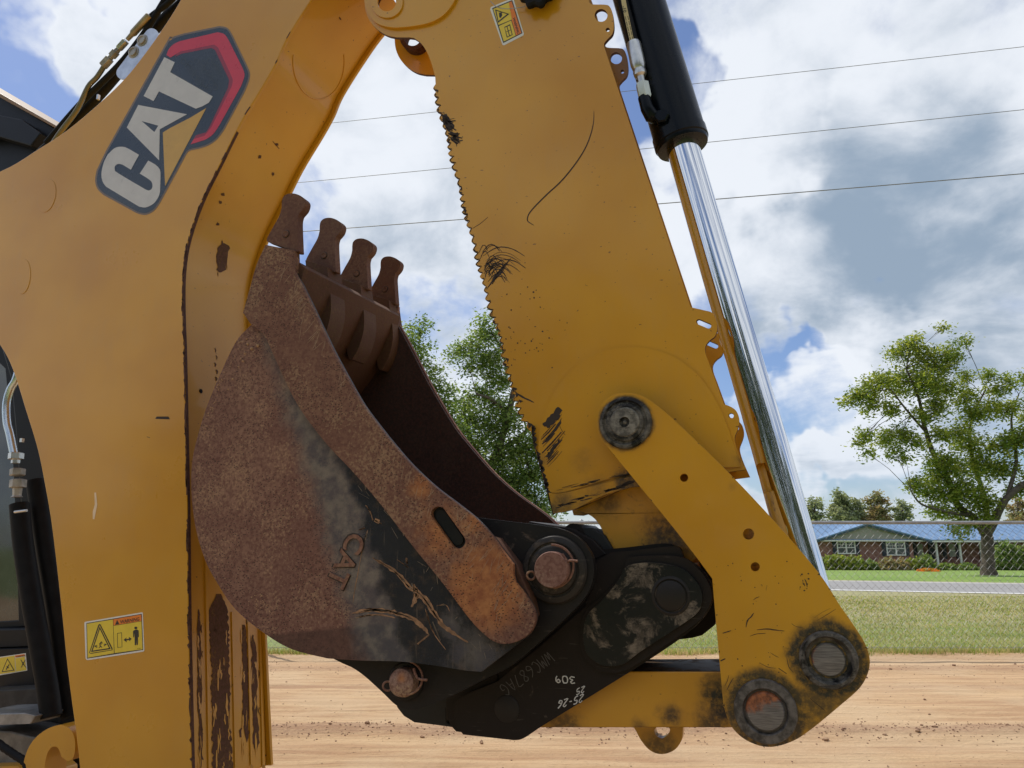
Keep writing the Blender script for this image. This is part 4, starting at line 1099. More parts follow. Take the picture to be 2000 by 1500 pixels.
# ---- warning decals
m_w_white = flat('decal_white', (0.78, 0.77, 0.72), 0.35); m_w_yel = flat('decal_yellow', (0.80, 0.60, 0.05), 0.35); m_w_or = flat('decal_orange', (0.82, 0.22, 0.02), 0.35); m_w_blk = flat('decal_black', (0.02, 0.02, 0.02), 0.4)
WM = [m_w_white, m_w_yel, m_w_or, m_w_blk]
def z5(e): return lambda x, y: M(x / 3.3333, 1050 + y / 3.3333, BY0 - e)
def warn(fn, mb):
    mb.poly(fn(.0006), shape([(556, 548), (925, 486)], [(925, 486), (930, 490), (930, 495)], [(940, 735), (935, 742)], [(570, 798), (562, 794), (557, 785)], [(549, 555), (552, 550)]), 0)
    mb.poly(fn(.0009), [(562, 557), (923, 496), (932, 731), (567, 788)], 3)
    mb.poly(fn(.0012), [(566, 561), (735, 533), (742, 753), (571, 782)], 1)
    mb.poly(fn(.0012), [(739, 575), (921, 545), (928, 727), (746, 752)], 1)
    mb.poly(fn(.0012), [(738, 532), (919, 501), (921, 542), (739, 572)], 2)
    mb.poly(fn(.0015), shape([(648, 562), (655, 566)], [(733, 722), (732, 733)], [(590, 757), (580, 750)], [(640, 568), (648, 562)], n=2), 3)
    mb.poly(fn(.0017), [(649, 570), (728, 730), (585, 752)], 1)
    mb.poly(fn(.0019), [(649, 578), (721, 726), (592, 745)], 3)
    mb.poly(fn(.0021), [(650, 596), (709, 719), (604, 735)], 1)
    # running figure between arrows
    for pts, w in [([(655, 682), (650, 700), (658, 712)], 6), ([(645, 690), (660, 694), (668, 684)], 4), ([(655, 705), (645, 718)], 5), ([(656, 705), (664, 716)], 5)]: mb.ribbon(fn(.0023), pts, w, 3, taper=False)
    mb.poly(fn(.0023), circ(660, 681, 5, 10), 3)
    mb.poly(fn(.0023), [(612, 706), (626, 700), (626, 716)], 3); mb.poly(fn(.0023), [(628, 699), (632, 699), (632, 718), (628, 718)], 3)
    mb.poly(fn(.0023), [(697, 694), (682, 690), (682, 706)], 3); mb.poly(fn(.0023), [(676, 690), (680, 690), (680, 708), (676, 708)], 3)
    mb.poly(fn(.0015), [(749, 568), (762, 536), (777, 563)], 3)
    text_on(mb, fn(.0015), 'WARNING', (782, 561), (.986, -.165), (.02, -1), 32, 3, True, fit=127)
    # block, double arrow, person
    mb.poly(fn(.0015), [(762, 622), (793, 617), (796, 713), (765, 718)], 3, [[(765, 625), (790, 621), (793, 711), (768, 715)]])
    mb.poly(fn(.0015), [(804, 666), (824, 650), (822, 661), (840, 658), (838, 646), (857, 659), (841, 675), (841, 667), (823, 670), (825, 682)], 3)
    mb.poly(fn(.0015), circ(884, 588, 10, 14, 9), 3)
    mb.poly(fn(.0015), shape([(868, 606), (880, 600), (892, 599), (902, 604)], [(902, 604), (904, 645), (899, 646)], [(897, 618), (898, 650), (897, 697), (889, 698)], [(886, 655), (886, 698), (877, 699)], [(876, 652), (875, 620)], [(872, 648), (867, 648), (866, 612)], n=3), 3)
    text_on(mb, fn(.0015), '357-4927', (892, 727), (.986, -.165), (0, -1), 8, 3, fit=28)
mb = MB(); warn(z5, mb); mb.build('warning_decal', WM, boom)

# ---- arm (stick)
SY0, SY1 = 1.938, 2.163
def scallop(path, pitch=14.6, a=8.6):
    p = cr(path, 8); L = [0]
    for i in range(1, len(p)): L.append(L[-1] + math.hypot(p[i][0] - p[i - 1][0], p[i][1] - p[i - 1][1]))
    n = int(L[-1] / 2.0); out = []
    for k in range(n + 1):
        s = L[-1] * k / n; x = np.interp(s, L, [q[0] for q in p]); y = np.interp(s, L, [q[1] for q in p])
        x2 = np.interp(s + 1, L, [q[0] for q in p]); y2 = np.interp(s + 1, L, [q[1] for q in p]); x1 = np.interp(s - 1, L, [q[0] for q in p]); y1 = np.interp(s - 1, L, [q[1] for q in p])
        d = (x2 - x1, y2 - y1); l = math.hypot(*d) + 1e-9; nn = (-d[1] / l, d[0] / l)
        if nn[0] > 0: nn = (-nn[0], -nn[1])
        wob = .75 + .5 * math.sin(s * .031) ** 2
        ph_ = ((s + 3 * math.sin(s * .05)) / pitch) % 1.0; o = a * wob * math.sin(math.pi * ph_ ** 1.35) ** .8 - a * .45
        out.append((x + nn[0] * o, y + nn[1] * o))
    return out
left_path = [(847, 165), (855, 200), (866, 240), (881, 300), (898, 370), (915, 440), (929, 490), (942, 545), (957, 600), (975, 655), (989, 715), (1001, 762), (1018, 808), (1033, 835)]
serr = scallop(left_path)
ear_u, ear_v = 757, 8
top_ear = [(720, -60), (713, -20), (713, 15), (722, 40), (738, 58), (756, 69), (775, 73)]
stick_out = []
stick_out += cr(top_ear, 4)
stick_out += [(800, 73)] + cr([(808, 74), (822, 84), (834, 102), (843, 125), (850, 150)], 4) + serr
stick_out += cr([(1038, 845), (1043, 870), (1053, 905), (1064, 945), (1079, 1000)], 3)
stick_out += [(1098, 1001), (1130, 992), (1240, 945), (1300, 930), (1400, 925), (1457, 917)]
stick_out += cr([(1457, 917), (1446, 893), (1438, 872), (1435, 855), (1441, 838), (1444, 824), (1441, 808), (1432, 797), (1414, 789)], 4)
stick_out += [(1386, 712)] + cr([(1386, 712), (1378, 690), (1378, 676), (1386, 665), (1396, 657), (1401, 643), (1399, 627), (1391, 611), (1375, 606), (1349, 600)], 4)
stick_out += [(1181, 94)] + cr([(1181, 94), (1180, 85), (1187, 76), (1196, 66), (1199, 50), (1196, 25), (1190, 12), (1180, 9), (1155, 8), (1150, 0), (1146, -12)], 4)
stick_out += [(1130, -70), (1100, -150), (760, -150)]
pinP = lambda u, v: M(u, v, SY0)
m_stick = yellow('arm_yellow', stains=[(M(1250, 960, SY0), .03, .10, .8), (M(1100, 985, SY0), .01, .05, .7), (M(1140, 900, SY0), .0, .05, .35), (M(1445, 900, SY0), .0, .035, .6), (M(1170, 960, SY0), .0, .06, .6), (M(1225, 940, SY0), .015, .05, .95), (M(1085, 990, SY0), .0, .035, .9), (M(1140, 985, SY0), .0, .03, .8), (M(1060, 900, SY0), 0, .03, .5)],
                 bands=[(M(960, 560, SY0), Vector((1, 0, .28)).normalized(), -.08, -.055, .0)], speck=.022)
slots = [circ(1174, 30, 12.5, 24), circ(1187, 58, 4), capsule((1365, 628.5), (1384, 636.5), 5.2), circ(1428, 812, 5.2), circ(757, 8, 20)]
arm = prism('arm', stick_out, SY0, SY0 + .012, [m_stick, m_darkrust], loader, holes=slots, bev=.0015, side_mat=1)
prism('arm_far_plate', stick_out, SY1 - .012, SY1, [m_stick, m_darkrust], arm, holes=slots, ref=SY0, bev=.0012, side_mat=1)
core = [(850, -150), (850, 60), (858, 160)] + [(u + 11, v) for u, v in left_path[1:]] + [(1060, 880), (1075, 935), (1090, 985), (1240, 935), (1300, 915), (1428, 905), (1400, 790), (1375, 712), (1338, 600), (1170, 94), (1120, -60), (1100, -150)]
prism('arm_web', core, SY0 + .0125, SY1 - .0125, m_stick, arm, ref=SY0, bev=.0)
# boss plate of the arm foot
bossp = shape([(760, -150), (725, -60), (714, -15), (717, 18), (735, 46), (765, 57), (800, 56)], [(800, 56), (835, 50), (862, 38), (882, 18), (896, -10), (905, -60), (905, -150)])
prism('boss_plate', bossp, SY0 - .010, SY0 - .0003, m_stick, arm, ref=SY0, holes=[circ(757, 8, 20)], bev=.0025)
Yr = SY0 - .010
def ringl(name, u, v, Y, prof, mats, parent, n=48): # prof (r px, offset m toward camera positive)
    k = rpx(1, Y, u, v); c = M(u, v, Y); return lathe(name, c, [(r * k, -off, *rest) for r, off, *rest in prof], mats, parent, n)
k_ = rpx(1, Yr, 757, 8)
def bushing(name, u, v, Y, ro, ri, h, m, parent):
    o = prism(name, circ(u, v, ro, 48), Y - h, Y - .0002, m, parent, holes=[circ(u, v, ri, 48)], ref=Y, bev=.0015)
    return o
bushing('bushing', 757, 6, SY0 - .010, 31, 18, .006, m_stick, arm)
prism('bushing', circ(757, 8, 26, 40), SY1 - .045, SY1 - .0125, m_darkrust, arm, holes=[circ(757, 8, 17, 40)], ref=SY0, bev=.001)
# round doubler at the arm's nose
dbl = shape([(1053, 905), (1053, 868), (1060, 820), (1082, 770), (1118, 722), (1165, 691), (1220, 679), (1275, 683), (1325, 702), (1368, 738), (1400, 785), (1420, 830), (1437, 880), (1446, 912)], [(1446, 912), (1240, 925), (1100, 962), (1070, 955)], n=8)
prism('nose_doubler', dbl, SY0 - .0055, SY0 - .0002, m_stick, arm, ref=SY0, bev=.0048, seg=4)
prism('bottom_flange', shape([(1074, 963), (1110, 962), (1235, 931)], [(1300, 925), (1300, 945), (1235, 952)], [(1235, 952), (1180, 968), (1130, 992), (1108, 999), (1083, 1003)]), SY0 - .012, SY0 - .0002, m_stick, arm, ref=SY0, bev=.003)
m_nose = yellow('nose_yellow', stains=[(M(1185, 980, 1.965), .01, .07, .7), (M(1300, 1050, 1.965), .02, .1, .9)], dirt=.16, gloss=.5)
nose = shape([(1110, 990), (1138, 1000), (1160, 1012), (1176, 1035), (1185, 1065)], [(1200, 1110), (1240, 1190), (1300, 1215), (1345, 1200), (1370, 1160), (1350, 1100)], [(1440, 1000), (1400, 900), (1240, 900), (1110, 960)])
prism('arm_nose', nose, 1.965, 2.135, m_nose, arm, bev=.006, seg=3)
# scuffs and scratches
mb = MB(); fa = lambda u, v: M(u, v, SY0 - .0005); fd = lambda u, v: M(u, v, SY0 - .0062)
mb.ribbon(fa, cr([(1160, 216), (1159, 240), (1152, 268), (1140, 295), (1120, 325), (1095, 355), (1070, 378), (1045, 403), (1033, 418), (1030, 430), (1036, 436), (1043, 440)], 6), 2.6)
for k in range(34):
    a = random.uniform(0, 1); v0 = 485 + a * 62; u0 = 934 + a * 16 + random.uniform(0, 14); L = random.uniform(14, 95) * (1 - a * .5)
    mb.ribbon(fa, cr([(u0, v0 + 8), (u0 + L * .35, v0 - 4 - L * .06), (u0 + L * .7, v0 - 6), (u0 + L, v0 + 4 + L * .05)], 4), random.uniform(.8, 2.2), jag=.4)
for k in range(8): u0 = 950 + k * 2.5; v0 = 565 - k * 4; mb.ribbon(fa, [(u0, v0), (u0 + 14, v0 - 16), (u0 + 30, v0 - 32)], random.uniform(.8, 1.8))
for k in range(24):
    a = random.random(); u0 = 862 + a * 18 + random.uniform(0, 6); v0 = 225 + a * 50; mb.ribbon(fa, [(u0, v0), (u0 + random.uniform(5, 14), v0 + 6), (u0 + random.uniform(10, 24), v0 + random.uniform(2, 16))], random.uniform(1, 3.2), jag=.5)
mb.poly(fa, jag([(861, 224), (872, 222), (882, 236), (888, 250), (878, 256), (868, 246)], 4, 1.6)); mb.poly(fa, jag([(884, 268), (892, 258), (896, 262), (888, 274)], 4, 1))
mb.ribbon(fa, [(923, 446), (938, 437), (953, 424)], 1); mb.ribbon(fa, cr([(1002, 762), (1015, 772), (1030, 780), (1043, 786)], 3), 3, jag=.4)
for k in range(15):
    u0 = 1056 + random.uniform(0, 12) + k * .3; v0 = 850 + k * 4.4; L = random.uniform(18, 40); mb.ribbon(fd, [(u0, v0), (u0 + L * .5, v0 - L * .52), (u0 + L * .95, v0 - L * 1.05)], random.uniform(.8, 3), jag=.6)
mb.poly(fd, jag([(1058, 830), (1080, 808), (1090, 794), (1097, 800), (1092, 816), (1070, 836)], 4, 1.8)); mb.poly(fd, jag([(1060, 868), (1082, 838), (1097, 816), (1094, 830), (1076, 856)], 4, 1.5)); mb.poly(fd, jag([(1066, 892), (1078, 874), (1094, 858), (1090, 868), (1072, 898)], 4, 1.5))
mb.ribbon(fd, [(1092, 830), (1098, 842), (1104, 850)], 1)
fgz = lambda u, v: M(u, v, SY0 - .0126)
for k in range(26):
    t_ = random.random(); u = 1084 + t_ * 150; v = 998 - t_ * 50 + random.uniform(-4, 3) - 6; L = random.uniform(6, 26); q = [(u + L * j / 3, v - L * .28 * j / 3 + random.uniform(-1, 1)) for j in range(4)]
    mb.ribbon(fgz, q, random.uniform(.8, 3.2), jag=.6)
for k in range(18):
    t_ = random.random(); u = 1080 + t_ * 150; v = 962 - t_ * 33 + random.uniform(-5, 1); L = random.uniform(8, 30); mb.ribbon(fd, [(u + L * j / 3, v - L * .22 * j / 3 - 2) for j in range(4)], random.uniform(.6, 2.4), jag=.6)
for i in range(0, len(serr) - 4, 3):
    if random.random() < .8: mb.ribbon(fa, [(u_ + 1.6, v_) for u_, v_ in serr[i:i + 5]], random.uniform(.8, 2.0), jag=.4, taper=False)
for k in range(46): mb.poly(fa, jag(circ(random.gauss(1030, 45), random.uniform(560, 720), random.uniform(.8, 1.8), 5), 2, .5))
for k in range(60):
    i = random.randrange(6, len(serr)); u, v = serr[i]; w = random.uniform(2, 7) * (1.6 if v > 700 else 1); q = [p_ for p_ in jag([(u + 1.5, v - 3), (u + w, v), (u + 3.5, v + random.uniform(3, 10))], 3, .6) if inside(p_, stick_out)]
    if len(q) > 2: mb.poly(fa, q)
for k in range(60):
    v = random.uniform(830, 1000); u = np.interp(v, [845, 870, 905, 945, 1000], [1038, 1043, 1053, 1064, 1079]); w = random.uniform(3, 9); mb.poly(lambda a, b_: M(a, b_, SY0 - .0065), jag([(u + .5, v - 6), (u + w, v), (u + 1, v + 9)], 3, 1))
mb.build('scratch', m_scuff, arm, kind='stuff')

# warning decal on the arm
z2 = lambda e: (lambda x, y: M(600 + x / 2.5, y / 2.5, SY0 - e))
mb = MB()
mb.poly(z2(.0006), shape([(897, 34), (1000, -8), (1008, -4)], [(1058, 165), (1055, 173)], [(962, 221), (954, 220)], [(893, 45), (897, 34)], n=2), 0)
mb.poly(z2(.0009), [(903, 40), (1001, 0), (1051, 162), (957, 210)], 3)
mb.poly(z2(.0012), [(908, 44), (985, 12), (1000, 95), (934, 122)], 1); mb.poly(z2(.0012), [(985, 12), (998, 6), (1046, 160), (1020, 173), (996, 90)], 2)
mb.poly(z2(.0012), [(936, 127), (996, 100), (1018, 174), (960, 203)], 1)
mb.poly(z2(.0015), [(917, 46), (987, 68), (932, 112)], 3); mb.poly(z2(.0018), [(924, 53), (976, 69), (934, 102)], 1); mb.poly(z2(.002), [(936, 62), (950, 60), (952, 75), (946, 88), (938, 84)], 3)
mb.poly(z2(.0015), [(962, 132), (990, 118), (1003, 170), (975, 184)], 3); mb.poly(z2(.0018), [(965, 135), (974, 131), (986, 175), (978, 179)], 1); mb.poly(z2(.0018), [(978, 130), (988, 125), (999, 168), (990, 173)], 1); mb.ribbon(z2(.002), [(972, 155), (996, 145)], 3, 3, taper=False)
text_on(mb, z2(.0015), 'WARNING', (1003, 88), (.28, .96), (.96, -.28), 17, 3, True, fit=80)
mb.build('warning_decal', WM, arm)
# star knob and its lanyard
o = ringl('star_knob', 1056, -8, SY0 - .004, [(12, 0), (14, .01), (30, .012), (33, .018), (33, .030), (28, .036), (1, .038)], m_rubber, arm, 72)
for v_ in o.data.vertices:
    c = M(1056, -8, SY0); dx, dz = v_.co.x - c.x, v_.co.z - c.z; r = math.hypot(dx, dz); a = math.atan2(dz, dx)
    if r > .02: k = 1 + .09 * math.cos(9 * a); v_.co.x = c.x + dx * k; v_.co.z = c.z + dz * k
tube('lanyard', [M(*p, SY0 - .012) for p in cr([(958, 2), (968, 12), (985, 17), (1005, 16), (1025, 13)], 4)], .0013, m_dullsteel, arm, n=6)

# pin of the arm
def pin(name, u, v, Y, prof, mats, parent): return ringl(name, u, v, Y, prof, mats, parent)
m_grease = blackpaint('greasy_steel', 1.2, .3, (0.012, 0.012, 0.013), (0.20, 0.185, 0.16))
def pinmat(name, c, upd=Vector((-.35, 0, 1))):
    m, t, b, co = mat(name)
    br = t.noise(t.mapping(co, rot=(0, rad(35), 0), scale=(3, 3, 60)), 9, 6, .6)
    g = t.mix(t.ss(br, .3, .7), (.11, .10, .097), (.27, .255, .24))
    o = t.mix(t.ss(t.noise(co, 110, 6, .7), .35, .65), (.13, .045, .022), (.40, .13, .045))
    d = t.vmath('DOT_PRODUCT', t.vmath('SUBTRACT', co, tuple(c)), tuple(upd.normalized()))
    w = t.ss(t.math('ADD', d, t.math('MULTIPLY', t.math('SUBTRACT', t.noise(co, 45, 6, .7), .5), .06)), .0, .022)
    t.setin(b.inputs['Base Color'], t.mix(w, g, o)); b.inputs['Roughness'].default_value = .5; t.setin(b.inputs['Metallic'], t.math('MULTIPLY', t.math('SUBTRACT', 1.0, w), .35))
    bump(t, b, t.noise(co, 70, 5), .5, .001); return m
m_pinrust = pinmat('pin_face_rust', M(1495, 1388, 1.87)); m_pinsteel = pinmat('pin_face_steel', M(1600, 1262, 1.87), Vector((-1, 0, .35)))

# ---- link plates (yellow)
LY0, LY1 = 1.870, 1.895
link_out = shape([(1186, 872), (1172, 850), (1167, 822), (1174, 792), (1195, 773), (1224, 767), (1255, 774), (1285, 793)], [(1285, 793), (1325, 828), (1430, 930), (1525, 1032), (1600, 1120), (1640, 1182)],
                 [(1640, 1182), (1668, 1222), (1690, 1258), (1699, 1290), (1694, 1318), (1678, 1345), (1648, 1372)], [(1648, 1372), (1585, 1424), (1545, 1449), (1500, 1459), (1458, 1446), (1428, 1418), (1413, 1378)], [(1413, 1378), (1405, 1290), (1397, 1200), (1391, 1130)], [(1391, 1130), (1340, 1062), (1270, 975), (1186, 872)])
pa, pb, pc = (1222, 826), (1618, 1288), (1495, 1388)
m_link = yellow('link_yellow', stains=[(M(1222, 826, LY0), .062, .078, 1), (M(1618, 1288, LY0), .072, .10, 1), (M(1495, 1388, LY0), .078, .10, .95), (M(1590, 1375, LY0), .02, .10, .85), (M(1440, 1440, LY0), .0, .07, .9), (M(1420, 1350, LY0), .0, .03, .6), (M(1530, 1450, LY0), .0, .06, .8), (M(1640, 1360, LY0), .0, .07, .8), (M(1430, 950, LY0), 0, .015, .3)], speck=.012)
lh = [circ(1336, 933, 8, 20), circ(1462, 1043, 11, 24), circ(1475, 1107, 9, 20)]
lk = prism('bucket_link', link_out, LY0, LY1, [m_link, m_scuff], loader, holes=lh, bev=.002)
prism('far_link_plate', link_out, 2 * YC - LY1, 2 * YC - LY0, m_link, lk, holes=lh, ref=LY0, bev=.002)
ringl('pin', *pa, LY0, [(50, -.2), (51, -.001), (51, .006), (49, .010), (44, .011), (41, .006), (37, .006), (36, .012), (33, .0135), (29, .013), (27, .016, 1), (10, .017, 1), (8, .010), (4, .010), (1, .013, 1)], [m_grease, blackpaint('worn_pin', 1.9, .35, (0.03, .03, .03), (.30, .28, .24))], lk)
ringl('pin', *pb, LY0, [(57, -.2), (58, -.001), (58, .012), (55, .016), (48, .017), (45, .012), (43, .002), (38, .001), (36, -.004), (34, -.004), (33.5, .004, 1), (31, .007, 1), (1, .009, 1)], [m_grease, m_pinsteel], lk)
ringl('pin', *pc, LY0, [(60, -.2), (62, -.001), (62, .009), (60, .012), (45, .0125), (43, .010), (41, .004), (39, .004), (37.5, .010, 1), (35, .013, 1), (1, .015, 1)], [flat('worn_ring', (.115, .105, .098), .5, .3, var=.6, scale=60), m_pinrust], lk)
mb = MB(); fl = lambda u, v: M(u, v, LY0 - .0005)
z9 = lambda x, y: (1350 + x / 3.75, 1100 + y / 3.75)
for pts, w in [([(480, 488), (560, 482), (620, 490), (682, 496)], 7), ([(430, 535), (480, 518), (545, 514)], 4), ([(230, 513), (262, 504), (292, 494)], 7), ([(402, 470), (412, 420), (440, 390), (458, 365)], 8), ([(830, 115), (842, 140), (850, 175)], 6), ([(735, 442), (765, 462), (820, 472)], 3), ([(920, 420), (990, 380), (1060, 335)], 3), ([(900, 400), (960, 360), (1020, 330)], 2), ([(455, 270), (475, 255), (500, 245)], 4), ([(700, 690), (715, 760), (750, 800)], 4), ([(640, 770), (700, 810)], 5), ([(500, 730), (560, 760), (620, 770)], 3), ([(215, 715), (250, 700)], 8), ([(580, 655), (610, 675), (640, 690)], 3), ([(245, 900), (265, 860), (275, 820)], 4), ([(870, 990), (930, 1040), (980, 1080)], 5), ([(260, 930), (285, 880), (310, 840)], 5), ([(548, 200), (556, 160)], 2)]:
    mb.ribbon(fl, cr([z9(*p) for p in pts], 3), w / 3.75 * 1.1, jag=.35)
for k in range(40): mb.poly(fl, jag(circ(random.uniform(1420, 1600), random.uniform(1090, 1330), random.uniform(.6, 1.5), 5), 2, .4))
for k in range(14): mb.poly(fl, jag(circ(1572 + random.uniform(-10, 8) , 1128 + random.uniform(-12, 30), random.uniform(.8, 2), 5), 2, .6))
for k in range(26):
    i = random.randrange(40, len(link_out)); u, v = link_out[i]; c = (1480, 1200); d = math.hypot(c[0] - u, c[1] - v); w = random.uniform(2, 6) / d
    mb.poly(fl, jag([(u, v), (u + (c[0] - u) * w, v + (c[1] - v) * w), (u + 3, v + 3)], 3, .8))
mb.build('scratch', m_scuff, lk, kind='stuff')

prism('link_web', [(1395, 960), (1440, 960), (1530, 1090), (1560, 1200), (1480, 1230), (1400, 1080)], LY1 + .05, 2 * YC - LY1 - .002, yellow('link_web_yellow', dirt=.25, gloss=.5), lk, ref=LY0, bev=.003)

# ---- lower link (box bar with lifting eye)
m_bar = yellow('bar_yellow',  stains=[(M(1415, 1370, 1.94), .03, .08, 1), (M(1395, 1415, 1.94), .01, .06, .9), (M(1310, 1400, 1.94), .0, .05, .9), (M(1250, 1420, 1.94), 0, .04, .7), (M(1290, 1460, 2.035), .02, .06, .75), (M(1100, 1420, 1.94), 0, .07, .8)], dirt=.12, gloss=.5)
bar = prism('lower_link', [(1000, 1311), (1420, 1311), (1440, 1330), (1500, 1330), (1540, 1388), (1500, 1440), (1440, 1421), (980, 1421), (960, 1380)], 1.94, 2.16, [m_bar, blackpaint('bar_top', .9, .6, (.05, .028, .014), (.14, .07, .02))], loader, bev=.003, side_mat=1)
prism('lifting_eye', shape([(1230, 1412), (1240, 1424), (1252, 1446), (1270, 1466), (1293, 1473), (1317, 1465), (1331, 1446), (1334, 1424), (1334, 1412)], n=5), 2.035, 2.065, m_bar, bar, holes=[shape([(1278, 1425), (1281, 1436), (1293, 1442), (1305, 1434), (1308, 1423), (1296, 1418), (1284, 1419)], n=4)], bev=.005, seg=3)
prism('lower_link_eye', circ(1495, 1388, 56, 40), 1.93, 2.17, m_bar, bar, ref=LY0, bev=.004)

# ---- quick coupler (black)
m_coup = blackpaint('coupler_black', .5, .5, (0.0145, 0.0105, 0.0095), (0.13, 0.10, 0.075))
m_boss = blackpaint('coupler_boss_black', 1.06, .28, (0.009, 0.010, 0.012), (0.24, 0.195, 0.145))
z8 = lambda x, y: (850 + x / 2.727, 950 + y / 2.727)
cp = [z8(*p) for p in [(100, 1180), (103, 1240), (115, 1280), (150, 1322)]]
coup_out = shape(cp, [z8(150, 1322), z8(420, 1352)], [z8(420, 1352), z8(470, 1342), z8(560, 1282)], [z8(560, 1282), z8(1050, 980), z8(1300, 815), z8(1400, 730), z8(1455, 660), z8(1476, 590), z8(1462, 500), z8(1405, 430), z8(1325, 380)], [z8(1325, 380), z8(1305, 330)], [z8(1300, 325), z8(1240, 320), z8(1050, 342), z8(940, 350)], [z8(940, 350), z8(880, 385), z8(850, 420)], [z8(850, 420), z8(845, 520), z8(800, 640)], [z8(800, 640), z8(560, 850), z8(330, 1040)], [z8(330, 1040), z8(160, 1110), z8(112, 1145), z8(100, 1180)])
cpl = prism('quick_coupler', coup_out, 1.905, 1.930, m_coup, loader, bev=.004, seg=3)
prism('coupler_far_plate', coup_out, 2 * YC - 1.930, 2 * YC - 1.905, m_coup, cpl, ref=1.905, bev=.003)
prism('coupler_inner_plate', [(u - 14, v - 6) for u, v in coup_out], 1.934, 1.946, m_coup, cpl, ref=1.934, bev=.003)
rim = [z8(*p) for p in [(1010, 440), (1050, 415), (1150, 405), (1260, 420), (1340, 450), (1410, 530), (1425, 600), (1400, 670), (1300, 745), (1100, 875), (1000, 945), (890, 945), (815, 885), (795, 780), (820, 680), (900, 600), (980, 500)]]
def off(pts, d):
    out = []
    n = len(pts)
    for i in range(n):
        p0, p1 = pts[i - 1], pts[(i + 1) % n]; dx, dy = p1[0] - p0[0], p1[1] - p0[1]; L = math.hypot(dx, dy) + 1e-6; out.append((pts[i][0] + dy / L * d, pts[i][1] - dx / L * d))
    return out
rimS = shape(rim + [rim[0]], n=6)
top_cast = shape([z8(1000, 470), z8(1030, 390), z8(1080, 372), z8(1300, 372), z8(1400, 430), z8(1462, 520), z8(1476, 600), z8(1440, 680), z8(1400, 720), z8(1250, 830), z8(1050, 960), z8(960, 990)], [z8(880, 980), z8(800, 900), z8(780, 780), z8(810, 660), z8(900, 580), z8(1000, 470)], n=6)
prism('coupler_casting', top_cast, 1.890, 1.9045, m_coup, cpl, ref=1.905, bev=.008, seg=4)
bossr = prism('coupler_boss', rimS, 1.876, 1.8905, m_boss, cpl, ref=1.890, bev=.009, seg=4)
ringl('coupler_pin', *z8(1255, 583), 1.876, [(38, -.004), (38, .001), (33, .003), (31, .001), (30, -.001), (29, .002), (27, .0035), (1, .004)], [blackpaint('pin_black', .5, .45, (.02, .018, .017))], cpl)
ringl('coupler_pin', *z8(382, 1185), 1.905, [(24, -.001), (24, .0015), (22, .003), (1, .0035)], [blackpaint('pin_black2', .5, .5, (.026, .022, .02))], cpl)
body = [z8(500, 185), z8(740, 222), z8(840, 222), z8(905, 262), z8(945, 330), z8(1000, 420), z8(900, 560), z8(540, 860), z8(100, 1190), z8(60, 1180), z8(60, 1255), (892, 1422), (850, 1416), (808, 1411), (787, 1398), (773, 1380), (800, 1340), (1000, 1150), (1040, 1060)]
prism('coupler_body', body, 1.952, 2.148, flat('coupler_inside', (.010, .010, .010), .6, var=.3), cpl, bev=.004)
prism('hook_plate', [(1033, 1018), (1121, 1033), (1160, 1055), (1185, 1082), (1100, 1120), (1000, 1100)], 1.932, 1.948, m_coup, cpl, bev=.003)
lathe('cross_tube', M(1120, 1045, 1.95), [(.03, 0), (.03, .2)], m_coup, cpl, n=24)
prism('coupler_tail', shape([z8(60, 1180), z8(62, 1130), z8(110, 1095), z8(200, 1060)], [z8(330, 1000), z8(330, 1250), z8(110, 1270), z8(75, 1240), z8(60, 1180)]), 1.9305, 1.944, m_coup, cpl, bev=.003)
prism('coupler_lug', [(1320, 1250), (1352, 1246), (1371, 1241), (1396, 1221), (1402, 1180), (1360, 1150), (1300, 1200)], 2.11, 2.15, m_coup, cpl, bev=.004)
# handwriting in paint marker
m_chalk = flat('paint_marker', (0.62, 0.62, 0.60), 0.7); m_chalk2 = flat('faint_marker', (0.10, 0.095, 0.095), 0.7)
mb = MB(); fc = lambda u, v: M(u, v, 1.905 - .0006)
def hand(strokes, org, adv, upv, sx, sy, w, m):
    """strokes: characters drawn in unit boxes"""
    G = {'0': [[(0, .3), (.1, .9), (.5, 1), (.6, .5), (.5, .05), (.15, 0), (0, .3)]], '3': [[(.05, .9), (.4, 1), (.55, .75), (.25, .52), (.6, .3), (.35, 0), (0, .1)]], '9': [[(.55, .8), (.3, 1), (.05, .75), (.25, .5), (.55, .75), (.5, .3), (.35, 0)]],
         '2': [[(.05, .8), (.3, 1), (.55, .75), (.0, 0), (.6, .05)]], '5': [[(.55, 1), (.1, .95), (.08, .55), (.45, .55), (.5, .15), (.05, 0)]], '6': [[(.5, 1), (.1, .6), (.05, .15), (.4, 0), (.55, .3), (.1, .4)]], '8': [[(.3, .5), (.05, .8), (.3, 1), (.55, .8), (.05, .2), (.3, 0), (.55, .2), (.3, .5)]],
         '7': [[(0, 1), (.6, .95), (.2, 0)]], 'W': [[(0, 1), (.15, 0), (.35, .7), (.5, 0), (.75, 1)]], 'M': [[(0, 0), (.15, 1), (.35, .3), (.55, 1), (.7, 0)]], 'C': [[(.6, .85), (.3, 1), (.03, .5), (.3, 0), (.6, .15)]], 'A': [[(0, 0), (.3, 1), (.6, 0)], [(.1, .4), (.5, .4)]], 'G': [[(.6, .85), (.3, 1), (.03, .5), (.3, 0), (.6, .1), (.6, .45), (.35, .45)]], '-': [[(.1, .5), (.5, .5)]], '/': [[(0, 0), (.5, 1)]], ' ': []}
    x = 0
    for ch in strokes:
        for st in G[ch]:
            pts = cr([(org[0] + adv[0] * (x + a) * sx + upv[0] * b_ * sy, org[1] + adv[1] * (x + a) * sx + upv[1] * b_ * sy) for a, b_ in st], 3); mb.ribbon(fc, pts, w, m, jag=.3, taper=False)
        x += .85
